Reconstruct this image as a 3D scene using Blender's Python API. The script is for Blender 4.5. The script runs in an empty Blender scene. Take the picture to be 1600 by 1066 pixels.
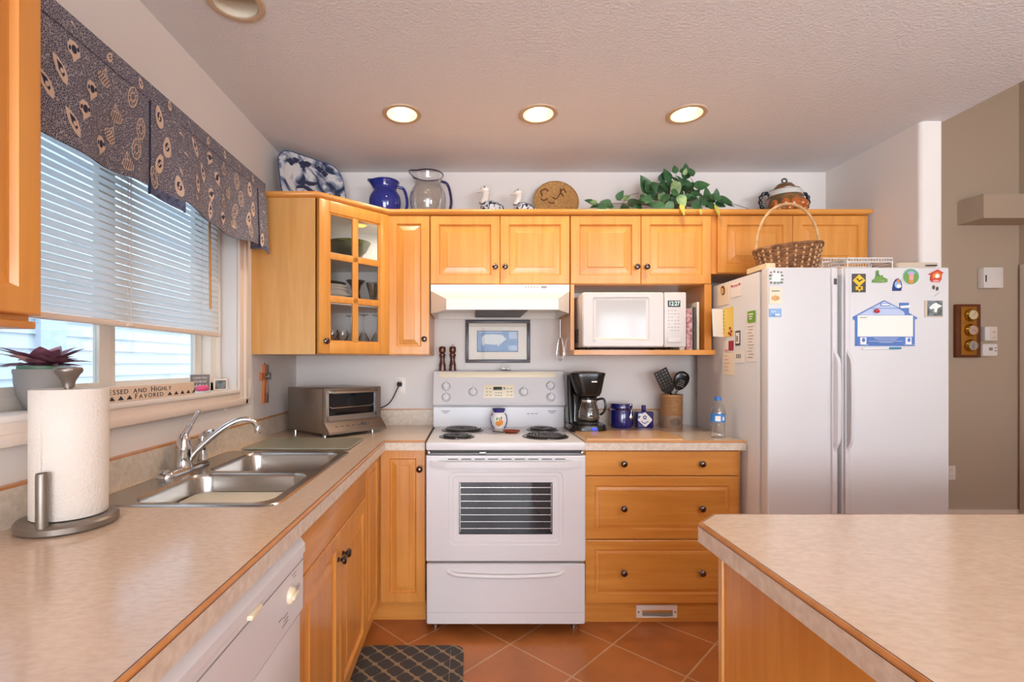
import bpy, bmesh, math, random
from mathutils import Matrix, Vector
R = math.radians
PI = math.pi
C = bpy.context.scene.collection
SC = bpy.context.scene
rnd = random.Random(7)

# ---------------------------------------------------------------- camera
EYE = 1.29
cd = bpy.data.cameras.new('camera')
cam = bpy.data.objects.new('camera', cd)
C.objects.link(cam)
cam.location = (0, 0, EYE)
cam.rotation_euler = (PI / 2, 0, 0)
cd.sensor_width = 36
cd.lens = 770 / 1600 * 36
cd.shift_x = 65 / 1600
cd.shift_y = 35 / 1600
cd.clip_start = 0.02
SC.camera = cam

# ---------------------------------------------------------------- world, lights, exposure
w = bpy.data.worlds.new('world')
SC.world = w
w.use_nodes = True
w.node_tree.nodes['Background'].inputs[0].default_value = (0.78, 0.88, 1.0, 1)
w.node_tree.nodes['Background'].inputs[1].default_value = 3.1
SC.view_settings.view_transform = 'Standard'
SC.view_settings.look = 'None'
SC.view_settings.gamma = 1
SC.view_settings.use_curve_mapping = False
SC.view_settings.exposure = 0.26
SC.cycles.max_bounces = 8
SC.cycles.diffuse_bounces = 5
SC.cycles.glossy_bounces = 4
SC.cycles.transmission_bounces = 8
SC.cycles.transparent_max_bounces = 16
SC.cycles.caustics_reflective = False
SC.cycles.caustics_refractive = False
SC.cycles.sample_clamp_indirect = 6
SC.cycles.use_denoising = True


def area(name, loc, rot, sx, sy, power, col, portal=False):
    l = bpy.data.lights.new(name, 'AREA')
    l.shape = 'RECTANGLE'
    l.size, l.size_y, l.energy, l.color = sx, sy, power, col
    o = bpy.data.objects.new(name, l)
    o.location, o.rotation_euler = loc, rot
    C.objects.link(o)
    if portal:
        l.cycles.is_portal = True
    return o


# daylight coming in through the patio door and the window behind the camera and the kitchen window
area('patio_daylight', (.25, -3.86, 1.06), (R(90), 0, 0), 2.4, 1.98, 150, (0.82, 0.91, 1.0))
area('living_daylight', (3.25, -3.86, 1.6), (R(90), 0, 0), 1.8, 1.3, 85, (0.82, 0.91, 1.0))
u_ = area('added_fill_uplight', (1.9, -1.3, 1.78), (R(180), 0, 0), .6, .6, 120, (.93, .96, 1.0))  # unseen fill light added behind the camera to brighten the ceiling
area('kitchen_window_portal', (-1.25, 1.6, 1.62), (0, R(-90), 0), 0.92, 1.36, 1, (1, 1, 1), True)
sl = bpy.data.lights.new('sun', 'SUN')
sl.energy = 0.8
sl.angle = R(3)
so = bpy.data.objects.new('sun', sl)
so.rotation_euler = (R(35), R(22), 0)
C.objects.link(so)


# ---------------------------------------------------------------- helpers
def srgb(h):
    if isinstance(h, str):
        h = h.lstrip('#')
        h = [int(h[i:i + 2], 16) for i in (0, 2, 4)]
    return tuple(((c / 255) / 12.92 if c / 255 <= 0.04045 else ((c / 255 + 0.055) / 1.055) ** 2.4) for c in h) + (1,)


MATS = {}


def mat(name, col, rough=0.5, metal=0.0, spec=0.5, coat=0.0, bump=0.0, bscale=60.0, var=0.0, vscale=8.0, col2=None,
        vstretch=(1, 1, 1), emit=None, estr=0.0, sub=0.0):
    m = bpy.data.materials.new(name)
    MATS[name] = m
    m.use_nodes = True
    nt = m.node_tree
    b = nt.nodes['Principled BSDF']
    c = srgb(col)
    b.inputs['Base Color'].default_value = c
    b.inputs['Roughness'].default_value = rough
    b.inputs['Metallic'].default_value = metal
    b.inputs['Specular IOR Level'].default_value = spec
    b.inputs['Coat Weight'].default_value = coat
    b.inputs['Coat Roughness'].default_value = 0.08
    if emit:
        b.inputs['Emission Color'].default_value = srgb(emit)
        b.inputs['Emission Strength'].default_value = estr
    tc = None
    if bump or var or col2:
        tc = nt.nodes.new('ShaderNodeTexCoord')
        mp = nt.nodes.new('ShaderNodeMapping')
        mp.inputs['Scale'].default_value = vstretch
        nt.links.new(tc.outputs['Object'], mp.inputs[0])
    if var or col2:
        n = nt.nodes.new('ShaderNodeTexNoise')
        n.inputs['Scale'].default_value = vscale
        n.inputs['Detail'].default_value = 5
        nt.links.new(mp.outputs[0], n.inputs['Vector'])
        rp = nt.nodes.new('ShaderNodeValToRGB')
        rp.color_ramp.elements[0].position = 0.32
        rp.color_ramp.elements[1].position = 0.68
        rp.color_ramp.elements[0].color = srgb(col2) if col2 else tuple(x * (1 - var) for x in c[:3]) + (1,)
        rp.color_ramp.elements[1].color = c
        nt.links.new(n.outputs[0], rp.inputs[0])
        nt.links.new(rp.outputs[0], b.inputs['Base Color'])
    if bump:
        n2 = nt.nodes.new('ShaderNodeTexNoise')
        n2.inputs['Scale'].default_value = bscale
        n2.inputs['Detail'].default_value = 3
        nt.links.new(tc.outputs['Object'], n2.inputs['Vector'])
        bp = nt.nodes.new('ShaderNodeBump')
        bp.inputs['Strength'].default_value = bump
        bp.inputs['Distance'].default_value = 0.004
        nt.links.new(n2.outputs[0], bp.inputs['Height'])
        nt.links.new(bp.outputs[0], b.inputs['Normal'])
    return m


def wood(name, light, dark, axis, rough=0.32):
    m = bpy.data.materials.new(name)
    MATS[name] = m
    m.use_nodes = True
    nt = m.node_tree
    b = nt.nodes['Principled BSDF']
    tc = nt.nodes.new('ShaderNodeTexCoord')
    mp = nt.nodes.new('ShaderNodeMapping')
    s = [22.0, 22.0, 22.0]
    s[axis] = 1.6
    mp.inputs['Scale'].default_value = s
    nt.links.new(tc.outputs['Object'], mp.inputs[0])
    n = nt.nodes.new('ShaderNodeTexNoise')
    n.inputs['Scale'].default_value = 1.3
    n.inputs['Detail'].default_value = 6
    n.inputs['Distortion'].default_value = 0.6
    nt.links.new(mp.outputs[0], n.inputs['Vector'])
    n2 = nt.nodes.new('ShaderNodeTexNoise')
    n2.inputs['Scale'].default_value = 2.2
    nt.links.new(tc.outputs['Object'], n2.inputs['Vector'])
    mx = nt.nodes.new('ShaderNodeMath')
    mx.operation = 'MULTIPLY_ADD'
    mx.inputs[1].default_value = 0.55
    nt.links.new(n.outputs[0], mx.inputs[0])
    mm = nt.nodes.new('ShaderNodeMath')
    mm.operation = 'MULTIPLY'
    mm.inputs[1].default_value = 0.45
    nt.links.new(n2.outputs[0], mm.inputs[0])
    nt.links.new(mm.outputs[0], mx.inputs[2])
    rp = nt.nodes.new('ShaderNodeValToRGB')
    rp.color_ramp.elements[0].position = 0.36
    rp.color_ramp.elements[1].position = 0.62
    rp.color_ramp.elements[0].color = srgb(dark)
    rp.color_ramp.elements[1].color = srgb(light)
    nt.links.new(mx.outputs[0], rp.inputs[0])
    nt.links.new(rp.outputs[0], b.inputs['Base Color'])
    b.inputs['Roughness'].default_value = rough
    b.inputs['Coat Weight'].default_value = 0.25
    b.inputs['Coat Roughness'].default_value = 0.15
    return m


def thin_glass(name, tint, gloss=0.10, rough=0.0, edge=None):
    """thin clear glass: transparent with fresnel-like reflections, darker rims when edge is set"""
    m = bpy.data.materials.new(name)
    MATS[name] = m
    m.use_nodes = True
    nt = m.node_tree
    nt.nodes.remove(nt.nodes['Principled BSDF'])
    out = nt.nodes['Material Output']
    t = nt.nodes.new('ShaderNodeBsdfTransparent')
    t.inputs[0].default_value = srgb(tint)
    g = nt.nodes.new('ShaderNodeBsdfGlossy')
    g.inputs[0].default_value = (1, 1, 1, 1)
    g.inputs['Roughness'].default_value = rough
    lw = nt.nodes.new('ShaderNodeLayerWeight')
    lw.inputs[0].default_value = 0.35
    mr = nt.nodes.new('ShaderNodeMapRange')
    mr.inputs[3].default_value = gloss * 0.5
    mr.inputs[4].default_value = min(1, gloss * 5)
    nt.links.new(lw.outputs['Facing'], mr.inputs[0])
    if edge:
        rp = nt.nodes.new('ShaderNodeValToRGB')
        rp.color_ramp.elements[0].position = 0.25
        rp.color_ramp.elements[1].position = 0.95
        rp.color_ramp.elements[0].color = srgb(tint)
        rp.color_ramp.elements[1].color = srgb(edge)
        nt.links.new(lw.outputs['Facing'], rp.inputs[0])
        nt.links.new(rp.outputs[0], t.inputs[0])
    mix = nt.nodes.new('ShaderNodeMixShader')
    nt.links.new(mr.outputs[0], mix.inputs[0])
    nt.links.new(t.outputs[0], mix.inputs[1])
    nt.links.new(g.outputs[0], mix.inputs[2])
    nt.links.new(mix.outputs[0], out.inputs[0])
    return m


class B:
    """collects faces of one mesh"""

    def __init__(s):
        s.v, s.f, s.m = [], [], []

    def add(s, vs, fs, mi=0):
        o = len(s.v)
        s.v += [Vector(x) for x in vs]
        for f in fs:
            s.f.append([i + o for i in f])
            s.m.append(mi)
        return s

    def join(s, b, mi=None):
        o = len(s.v)
        s.v += [x.copy() for x in b.v]
        for f, m in zip(b.f, b.m):
            s.f.append([i + o for i in f])
            s.m.append(m if mi is None else mi)
        return s

    def xf(s, M):
        s.v = [M @ x for x in s.v]
        return s

    def move(s, x, y, z):
        return s.xf(Matrix.Translation((x, y, z)))

    def rot(s, ang, ax='Z'):
        return s.xf(Matrix.Rotation(ang, 4, ax))

    def box(s, x0, x1, y0, y1, z0, z1, mi=0):
        vs = [(x, y, z) for x in (x0, x1) for y in (y0, y1) for z in (z0, z1)]
        return s.add(vs, [(0, 1, 3, 2), (4, 6, 7, 5), (0, 4, 5, 1), (2, 3, 7, 6), (0, 2, 6, 4), (1, 5, 7, 3)], mi)

    def rbox(s, x0, x1, y0, y1, z0, z1, r=0.003, seg=2, mi=0):
        bm = bmesh.new()
        bmesh.ops.create_cube(bm, size=1)
        for q in bm.verts:
            q.co = Vector(((x0 + x1) / 2 + q.co.x * (x1 - x0), (y0 + y1) / 2 + q.co.y * (y1 - y0), (z0 + z1) / 2 + q.co.z * (z1 - z0)))
        bmesh.ops.bevel(bm, geom=list(bm.edges), offset=r, segments=seg, affect='EDGES', profile=0.5)
        return s.bm(bm, mi)

    def bm(s, bm, mi=0):
        bm.verts.index_update()
        s.add([q.co.copy() for q in bm.verts], [[q.index for q in f.verts] for f in bm.faces], mi)
        bm.free()
        return s

    def loft(s, loops, cap0=True, cap1=True, closed=True, mi=0):
        n = len(loops[0])
        o = len(s.v)
        for l in loops:
            s.v += [Vector(p) for p in l]
        for k in range(len(loops) - 1):
            for i in range(n if closed else n - 1):
                j = (i + 1) % n
                s.f.append([o + k * n + i, o + k * n + j, o + (k + 1) * n + j, o + (k + 1) * n + i])
                s.m.append(mi)
        if cap0:
            s.f.append([o + i for i in range(n)][::-1])
            s.m.append(mi)
        if cap1:
            s.f.append([o + (len(loops) - 1) * n + i for i in range(n)])
            s.m.append(mi)
        return s

    def lathe(s, prof, c=(0, 0, 0), n=28, mi=0, sx=1, sy=1, cap0=None, cap1=None):
        loops = [[(c[0] + max(r, 1e-5) * sx * math.cos(2 * PI * i / n), c[1] + max(r, 1e-5) * sy * math.sin(2 * PI * i / n), c[2] + z) for i in range(n)] for r, z in prof]
        return s.loft(loops, prof[0][0] > 1e-4 if cap0 is None else cap0, prof[-1][0] > 1e-4 if cap1 is None else cap1, True, mi)

    def tube(s, pts, r=0.005, n=8, closed=False, mi=0, caps=True):
        pts = [Vector(p) for p in pts]
        m = len(pts)
        rs = r if isinstance(r, (list, tuple)) else [r] * m
        up = Vector((0, 0, 1))
        loops = []
        prev = None
        for i, p in enumerate(pts):
            if closed:
                t = pts[(i + 1) % m] - pts[i - 1]
            else:
                t = pts[min(i + 1, m - 1)] - pts[max(i - 1, 0)]
            t.normalize()
            if prev is None:
                a = t.cross(up)
                if a.length < 0.05:
                    a = t.cross(Vector((1, 0, 0)))
            else:
                a = prev - t * prev.dot(t)
            a.normalize()
            prev = a
            b = t.cross(a)
            loops.append([p + (a * math.cos(2 * PI * k / n) + b * math.sin(2 * PI * k / n)) * rs[i] for k in range(n)])
        if closed:
            loops.append(loops[0])
            return s.loft(loops, False, False, True, mi)
        return s.loft(loops, caps, caps, True, mi)

    def prism(s, poly, ax, a0, a1, mi=0):
        def P(p, a):
            return {'x': (a, p[0], p[1]), 'y': (p[0], a, p[1]), 'z': (p[0], p[1], a)}[ax]
        return s.loft([[P(p, a0) for p in poly], [P(p, a1) for p in poly]], True, True, True, mi)

    def ball(s, c, r, n=16, mi=0):
        r = r if isinstance(r, (tuple, list)) else (r, r, r)
        k = max(6, n // 2)
        loops = []
        for i in range(k + 1):
            t = -PI / 2 + PI * i / k
            q = max(math.cos(t), 1e-4)
            loops.append([(c[0] + r[0] * q * math.cos(2 * PI * j / n), c[1] + r[1] * q * math.sin(2 * PI * j / n), c[2] + r[2] * math.sin(t)) for j in range(n)])
        return s.loft(loops, False, False, True, mi)


WM = {}


def setp(o, label=None, cat=None, group=None, kind=None):
    if label:
        o['label'] = label
    if cat:
        o['category'] = cat
    if group:
        o['group'] = group
    if kind:
        o['kind'] = kind
    return o


def thing(name, label, cat, loc=(0, 0, 0), rz=0.0, group=None, kind=None):
    o = bpy.data.objects.new(name, None)
    o.empty_display_size = 0.05
    o.location = loc
    o.rotation_euler = (0, 0, rz)
    C.objects.link(o)
    WM[o] = Matrix.Translation(loc) @ Matrix.Rotation(rz, 4, 'Z')
    return setp(o, label, cat, group, kind)


def obj(name, b, mats, parent=None, label=None, cat=None, group=None, kind=None, loc=None, local=False, smooth=True, angle=38):
    """link the collected faces as ONE mesh object; vertices are world coordinates unless local"""
    me = bpy.data.meshes.new(name)
    if parent is not None:
        M = Matrix.Identity(4) if local else WM[parent].inverted()
        W = WM[parent]
    else:
        if loc is None:
            xs = [q.x for q in b.v]
            ys = [q.y for q in b.v]
            zs = [q.z for q in b.v]
            loc = ((min(xs) + max(xs)) / 2, (min(ys) + max(ys)) / 2, min(zs))
        M = Matrix.Translation(loc).inverted()
        W = Matrix.Translation(loc)
    me.from_pydata([tuple(M @ q) for q in b.v], [], b.f)
    mats = mats if isinstance(mats, (list, tuple)) else [mats]
    for m in mats:
        me.materials.append(MATS[m])
    me.polygons.foreach_set('material_index', b.m)
    bm = bmesh.new()
    bm.from_mesh(me)
    bmesh.ops.recalc_face_normals(bm, faces=bm.faces)
    bm.to_mesh(me)
    bm.free()
    if smooth:
        me.polygons.foreach_set('use_smooth', [True] * len(me.polygons))
        me.set_sharp_from_angle(angle=R(angle))
    me.update()
    o = bpy.data.objects.new(name, me)
    C.objects.link(o)
    if parent is not None:
        o.parent = parent
    else:
        o.location = loc
    WM[o] = W
    return setp(o, label, cat, group, kind)


def dup(root, loc, rz=None, label=None, group=None):
    def cp(o, par):
        c = o.copy()
        C.objects.link(c)
        if par is not None:
            c.parent = par
        for ch in list(o.children):
            cp(ch, c)
        return c
    r = cp(root, None)
    r.location = loc
    if rz is not None:
        r.rotation_euler = (0, 0, rz)
    if label:
        r['label'] = label
    if group:
        r['group'] = group
    return r


def text_b(s, size, depth=0.0008, align='CENTER', sx=1.0):
    """flat lettering standing in the XZ plane, readable from -Y"""
    cu = bpy.data.curves.new('txt', 'FONT')
    cu.body = s
    cu.size = size
    cu.align_x = align
    cu.align_y = 'CENTER'
    cu.extrude = depth / 2
    cu.resolution_u = 3
    o = bpy.data.objects.new('txt', cu)
    C.objects.link(o)
    dg = bpy.context.evaluated_depsgraph_get()
    me = bpy.data.meshes.new_from_object(o.evaluated_get(dg))
    b = B()
    b.add([(q.co.x * sx, -q.co.z, q.co.y) for q in me.vertices], [list(p.vertices) for p in me.polygons])
    bpy.data.objects.remove(o)
    bpy.data.curves.remove(cu)
    bpy.data.meshes.remove(me)
    return b


def at(px, py, d):
    """the point seen at photo pixel (px, py) on the plane y = d"""
    return Vector(((px - 735) / 770 * d, d, EYE - (py - 568) / 770 * d))


def rrect(cx, cy, w_, h_, r, z, n=6):
    pts = []
    for qx, qy, a0 in ((1, 1, 0), (-1, 1, 90), (-1, -1, 180), (1, -1, 270)):
        for k in range(n + 1):
            a = R(a0 + 90 * k / n)
            pts.append((cx + qx * (w_ / 2 - r) + r * math.cos(a), cy + qy * (h_ / 2 - r) + r * math.sin(a), z))
    return pts


def FX(x, y, z, ang):
    return Matrix.Translation((x, y, z)) @ Matrix.Rotation(ang, 4, 'Z')


# ---------------------------------------------------------------- materials
WL, DK = '#DB9747', '#C88135'
wood('maple_upright', WL, DK, 2)
wood('maple_across', WL, DK, 0)
wood('maple_deep', WL, DK, 1)
wood('maple_pale', '#DDA866', '#CF9753', 2)
wood('edge_wood', '#C98A50', '#B4743C', 0)
wood('board_wood', '#D6A876', '#C8955E', 0)
wood('dark_walnut', '#6B3A1E', '#4A2512', 2)
mat('wall_paint', '#E2DCD7', 0.85, bump=0.08, bscale=220)
mat('ceiling_paint', '#DEDFE2', 0.9, bump=0.7, bscale=95)
mat('hall_paint', '#BDA891', 0.85, bump=0.05, bscale=200)
mat('trim_white', '#EFE6DE', 0.4)
mat('trim_paint', '#EBD9CA', 0.45)
mat('vinyl_frame', '#E9E2D8', 0.35)
mat('gap_dark', '#3A3632', 0.6)
mat('laminate', '#D8BFA8', 0.17, col2='#CDB39B', vscale=110, spec=0.95, vstretch=(.5, 1, 1))
mat('laminate_edge', '#DCCDBB', 0.4, col2='#C9B7A3', vscale=60)
mat('appliance_white', '#D9D6D7', 0.3, spec=0.4)
mat('fridge_white', '#D8D6D6', 0.42, bump=0.12, bscale=400)
mat('appliance_cream', '#E8DCC0', 0.35)
mat('appliance_grey', '#B9B9BA', 0.35)
mat('oven_glass', '#0C0C12', 0.05, spec=0.5)
mat('mw_white', '#D2CAC5', 0.3, spec=0.4)
mat('pan_metal', '#5C5856', 0.28, 0.9)
mat('black_plastic', '#171514', 0.22)
mat('black_coil', '#4A4644', 0.28, 0.6)
mat('dark_grey', '#4C4A49', 0.5)
mat('mid_grey', '#8C8984', 0.5)
mat('chrome', '#D8DADD', 0.06, 1.0)
mat('steel', '#BDB9B4', 0.24, 1.0)
mat('brushed_steel', '#A79F97', 0.34, 1.0)
mat('knob_metal', '#6E625E', 0.12, 1.0)
mat('pewter', '#8B8177', 0.38, 0.75)
mat('brass', '#C79A45', 0.2, 1.0)
mat('paper_white', '#F0E9E1', 0.9)
mat('paper_towel', '#E6DCD1', 0.95, bump=0.6, bscale=170)
mat('cream_paper', '#F0DFC4', 0.85)
mat('yellow_paper', '#E8C765', 0.85)
mat('red_paper', '#A93343', 0.7)
mat('green_paper', '#6FA52B', 0.7)
mat('ink', '#2B2829', 0.7)
mat('faint_ink', '#8F8782', 0.8)
mat('rose_paper', '#D88C9A', 0.8)
mat('tan_paper', '#D9A772', 0.8)
mat('teal_paper', '#78A79D', 0.7)
mat('sky_paper', '#8FB4DC', 0.7)
mat('magnet_yellow', '#E7BE2F', 0.4)
mat('magnet_green', '#6E9A43', 0.5)
mat('magnet_navy', '#1E3A78', 0.4)
mat('magnet_red', '#C4452F', 0.45)
mat('magnet_orange', '#DD8A3E', 0.5)
mat('magnet_pink', '#E9A0A0', 0.5)
mat('magnet_white', '#F2EFEA', 0.5)
mat('bright_red', '#C21F2B', 0.35)
mat('house_blue', '#5378B8', 0.45)
mat('house_pale', '#B9C7E2', 0.45)
mat('board_white', '#F3EDE4', 0.3)
mat('pen_teal', '#2C7FA0', 0.4)
mat('cobalt_glaze', '#1B2A86', 0.1, coat=0.6)
mat('indigo_glaze', '#1E1B62', 0.12, coat=0.6)
mat('white_glaze', '#EEEAE4', 0.15, coat=0.5)
mat('china_white', '#EEE8E0', 0.2, coat=0.4)
mat('crock_tan', '#B08253', 0.55, var=0.2, vscale=30)
mat('crock_base', '#977A63', 0.5)
mat('crock_mark', '#5C5049', 0.6)
mat('terracotta', '#8A3A1E', 0.3)
mat('mill_wood', '#5E2C1B', 0.25, coat=0.3, var=0.3, vscale=20)
mat('leaf_green', '#42703F', 0.45, col2='#234A2C', vscale=22)
mat('leaf_pale', '#8FA86C', 0.45, col2='#55784C', vscale=30)
mat('leaf_yellow', '#C9B24A', 0.5, col2='#9AA046', vscale=30)
mat('vine_stem', '#54503A', 0.7)
mat('violet_leaf', '#A9707E', 0.5, col2='#5A2C3E', vscale=26)
mat('violet_pale', '#D5A79A', 0.5)
mat('pot_grey', '#8C8580', 0.7)
mat('pot_green', '#5C7A5E', 0.5)
mat('soil', '#3A2A1E', 0.95)
mat('sign_wood', '#E6CDB6', 0.6, var=0.08, vscale=12)
mat('box_grey', '#7C7470', 0.6)
mat('soap_pink', '#E0568C', 0.4)
mat('dish_white', '#EDF1F2', 0.2)
mat('stone_grey', '#8E9AA0', 0.4, col2='#3E4238', vscale=40)
mat('cross_wood', '#C9743C', 0.45)
mat('straw', '#D2A468', 0.8, col2='#A0743E', vscale=120, bump=0.8, bscale=160)
mat('straw_rim', '#B0824A', 0.8, bump=0.8, bscale=200)
mat('straw_dark', '#6B3F1B', 0.8)
mat('wicker_dark', '#9C6A44', 0.6, col2='#603A22', vscale=40)
mat('wicker_pale', '#D2AE80', 0.6, col2='#B58B5C', vscale=40)
mat('wire_white', '#E8E4DF', 0.4)
mat('tray_tan', '#CDBBA6', 0.5)
mat('cap_blue', '#2F6FC0', 0.35)
mat('label_blue', '#3B7FC4', 0.5)
mat('jar_glaze', '#A86A34', 0.2, col2='#2C3F2C', vscale=14, coat=0.4)
mat('jar_orange', '#B5611F', 0.2, coat=0.4)
mat('jar_green', '#43573F', 0.2, col2='#8A4F26', vscale=26, coat=0.3)
mat('pale_wood', '#E6CDA6', 0.5)
mat('navy_flap', '#6E7A98', 0.9, col2='#39415E', vscale=70)
mat('puck_glow', '#FFD98A', 0.5, emit='#FFC860', estr=1.1)
mat('jar_white', '#D9D8D2', 0.2, coat=0.5)
mat('jar_black', '#1E2026', 0.2, coat=0.4)
mat('vase_blue', '#3A3578', 0.2, coat=0.4)
mat('fruit_orange', '#E8923A', 0.3)
mat('fruit_leaf', '#8C9A50', 0.4)
mat('dusty_blue', '#6C90BE', 0.7, col2='#8FA9CC', vscale=30)
mat('dusty_pale', '#B9C9E0', 0.7)
mat('pig_white', '#E4E6E6', 0.7)
mat('mat_board', '#E9DCCB', 0.7)
mat('frame_dark', '#4A4346', 0.35)
mat('clock_green', '#2A3326', 0.3)
mat('display_black', '#17130F', 0.2)
mat('display_glow', '#CFE8D8', 0.5, emit='#CFE8D8', estr=0.9)
mat('blue_glow', '#3040D0', 0.4, emit='#3848E8', estr=0.8)
mat('cabinet_white', '#F0EEEA', 0.5)
mat('plate_dark', '#2B2624', 0.3)
mat('amber_wand', '#C98A3C', 0.3)
mat('tub_cream', '#E6DCC4', 0.45)
mat('plaque_red', '#6E3413', 0.35, var=0.2, vscale=14)
mat('plaque_gold', '#B47A22', 0.3, 0.4)
mat('dial_face', '#E6D2A8', 0.4)
mat('dial_rose', '#CDA894', 0.4)
mat('dial_silver', '#A89C90', 0.35)
mat('bulb_lit', '#FFF3D0', 0.5, emit='#FFEFC4', estr=6.0)
mat('bulb_off', '#BDB5AD', 0.4)
mat('baffle', '#EDE6D0', 0.3)
mat('baffle_unlit', '#D8D0BC', 0.3)  # darker copy of the baffle colour, shade of the unlit can painted in
mat('ring_tan', '#C5AE94', 0.45)
mat('filter_grey', '#5C5A56', 0.5)
mat('hood_white', '#E6E1D8', 0.3)
mat('siding', '#C6D0D9', 0.7)
mat('siding_trim', '#B9C8D6', 0.7)
mat('lawn', '#7C8A6A', 0.95)
mat('book_red', '#8E2F3C', 0.6, col2='#D8B5AE', vscale=55)
mat('book_grey', '#9C9690', 0.6)
mat('book_dark', '#4A4640', 0.6)
mat('book_cream', '#DDD0BE', 0.7)
mat('rubber', '#2A2624', 0.8)
thin_glass('window_glass', '#F4F8FA', 0.07)
thin_glass('door_glass', '#FBFBFB', 0.03)
thin_glass('clear_glass', '#F6F7F6', 0.10, edge='#8C8F92')
thin_glass('grey_glass', '#DAD6D1', 0.12, edge='#98989C')
thin_glass('pitcher_glass', '#F1EFEC', 0.13, edge='#B4B4B8')
thin_glass('picture_glass', '#FAFAFA', 0.012)
thin_glass('green_glass', '#93A552', 0.12, edge='#3F5020')
thin_glass('smoke_glass', '#6E706A', 0.12, edge='#2E302E')
thin_glass('blue_rim_glass', '#3244A8', 0.12, edge='#101C60')
thin_glass('carafe_glass', '#C9BDAE', 0.14, edge='#5C4A3C')
thin_glass('pet_plastic', '#F7FAFB', 0.12, 0.05, edge='#C4D0D6')
mat('board_glass', '#8E8C7A', 0.18, spec=0.6)


def nodes_of(name, col, rough):
    m = mat(name, col, rough)
    nt = m.node_tree
    tc = nt.nodes.new('ShaderNodeTexCoord')
    return m, nt, nt.nodes['Principled BSDF'], tc


def math_n(nt, op, a, b=None):
    n = nt.nodes.new('ShaderNodeMath')
    n.operation = op
    for i, q in enumerate((a, b)):
        if q is None:
            continue
        if isinstance(q, (int, float)):
            n.inputs[i].default_value = q
        else:
            nt.links.new(q, n.inputs[i])
    return n.outputs[0]


# terracotta floor: square tiles laid on the diagonal
m, nt, bs, tc = nodes_of('terracotta_tile', '#A8653F', 0.28)
mp = nt.nodes.new('ShaderNodeMapping')
mp.inputs['Rotation'].default_value = (0, 0, R(45))
a0 = R(45)
gx, gy = -0.288, 2.263
mp.inputs['Location'].default_value = (-(gx * math.cos(a0) - gy * math.sin(a0)), -(gx * math.sin(a0) + gy * math.cos(a0)), 0)
nt.links.new(tc.outputs['Object'], mp.inputs[0])
br = nt.nodes.new('ShaderNodeTexBrick')
br.offset = 0
br.inputs['Scale'].default_value = 1
br.inputs['Brick Width'].default_value = 0.333
br.inputs['Row Height'].default_value = 0.333
br.inputs['Mortar Size'].default_value = 0.0045
br.inputs['Mortar Smooth'].default_value = 0.2
br.inputs['Color1'].default_value = srgb('#B46E3A')
br.inputs['Color2'].default_value = srgb('#A86433')
br.inputs['Mortar'].default_value = srgb('#C49A78')
nt.links.new(mp.outputs[0], br.inputs[0])
nz = nt.nodes.new('ShaderNodeTexNoise')
nz.inputs['Scale'].default_value = 7
nz.inputs['Detail'].default_value = 5
nt.links.new(tc.outputs['Object'], nz.inputs['Vector'])
mx = nt.nodes.new('ShaderNodeMix')
mx.data_type = 'RGBA'
mx.blend_type = 'MULTIPLY'
mx.inputs['Factor'].default_value = 0.5
nt.links.new(br.outputs[0], mx.inputs['A'])
rp = nt.nodes.new('ShaderNodeValToRGB')
rp.color_ramp.elements[0].color = (0.55, 0.5, 0.45, 1)
rp.color_ramp.elements[1].color = (1, 1, 1, 1)
rp.color_ramp.elements[0].position = 0.3
rp.color_ramp.elements[1].position = 0.65
nt.links.new(nz.outputs[0], rp.inputs[0])
nt.links.new(rp.outputs[0], mx.inputs['B'])
nt.links.new(mx.outputs['Result'], bs.inputs['Base Color'])
bp = nt.nodes.new('ShaderNodeBump')
bp.inputs['Strength'].default_value = 0.4
bp.inputs['Distance'].default_value = 0.002
bp.invert = True
nt.links.new(br.outputs['Fac'], bp.inputs['Height'])
nt.links.new(bp.outputs[0], bs.inputs['Normal'])

# kitchen mat: dark grey with a tan ogee trellis
m, nt, bs, tc = nodes_of('trellis_mat', '#3A3534', 0.8)
sp = nt.nodes.new('ShaderNodeSeparateXYZ')
nt.links.new(tc.outputs['Object'], sp.inputs[0])
k = 2 * PI / 0.094
a = math_n(nt, 'MULTIPLY', sp.outputs[0], k)
b_ = math_n(nt, 'MULTIPLY', sp.outputs[1], k)
s2a = math_n(nt, 'MULTIPLY', math_n(nt, 'SINE', math_n(nt, 'MULTIPLY', a, 2.0)), 0.38)
s2b = math_n(nt, 'MULTIPLY', math_n(nt, 'SINE', math_n(nt, 'MULTIPLY', b_, 2.0)), 0.38)
f = math_n(nt, 'ADD', math_n(nt, 'COSINE', math_n(nt, 'ADD', a, s2b)), math_n(nt, 'COSINE', math_n(nt, 'ADD', b_, s2a)))
ln = math_n(nt, 'LESS_THAN', math_n(nt, 'ABSOLUTE', f), 0.17)
mx = nt.nodes.new('ShaderNodeMix')
mx.data_type = 'RGBA'
nt.links.new(ln, mx.inputs['Factor'])
mx.inputs['A'].default_value = srgb('#3B3635')
mx.inputs['B'].default_value = srgb('#8A7458')
nt.links.new(mx.outputs['Result'], bs.inputs['Base Color'])

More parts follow.
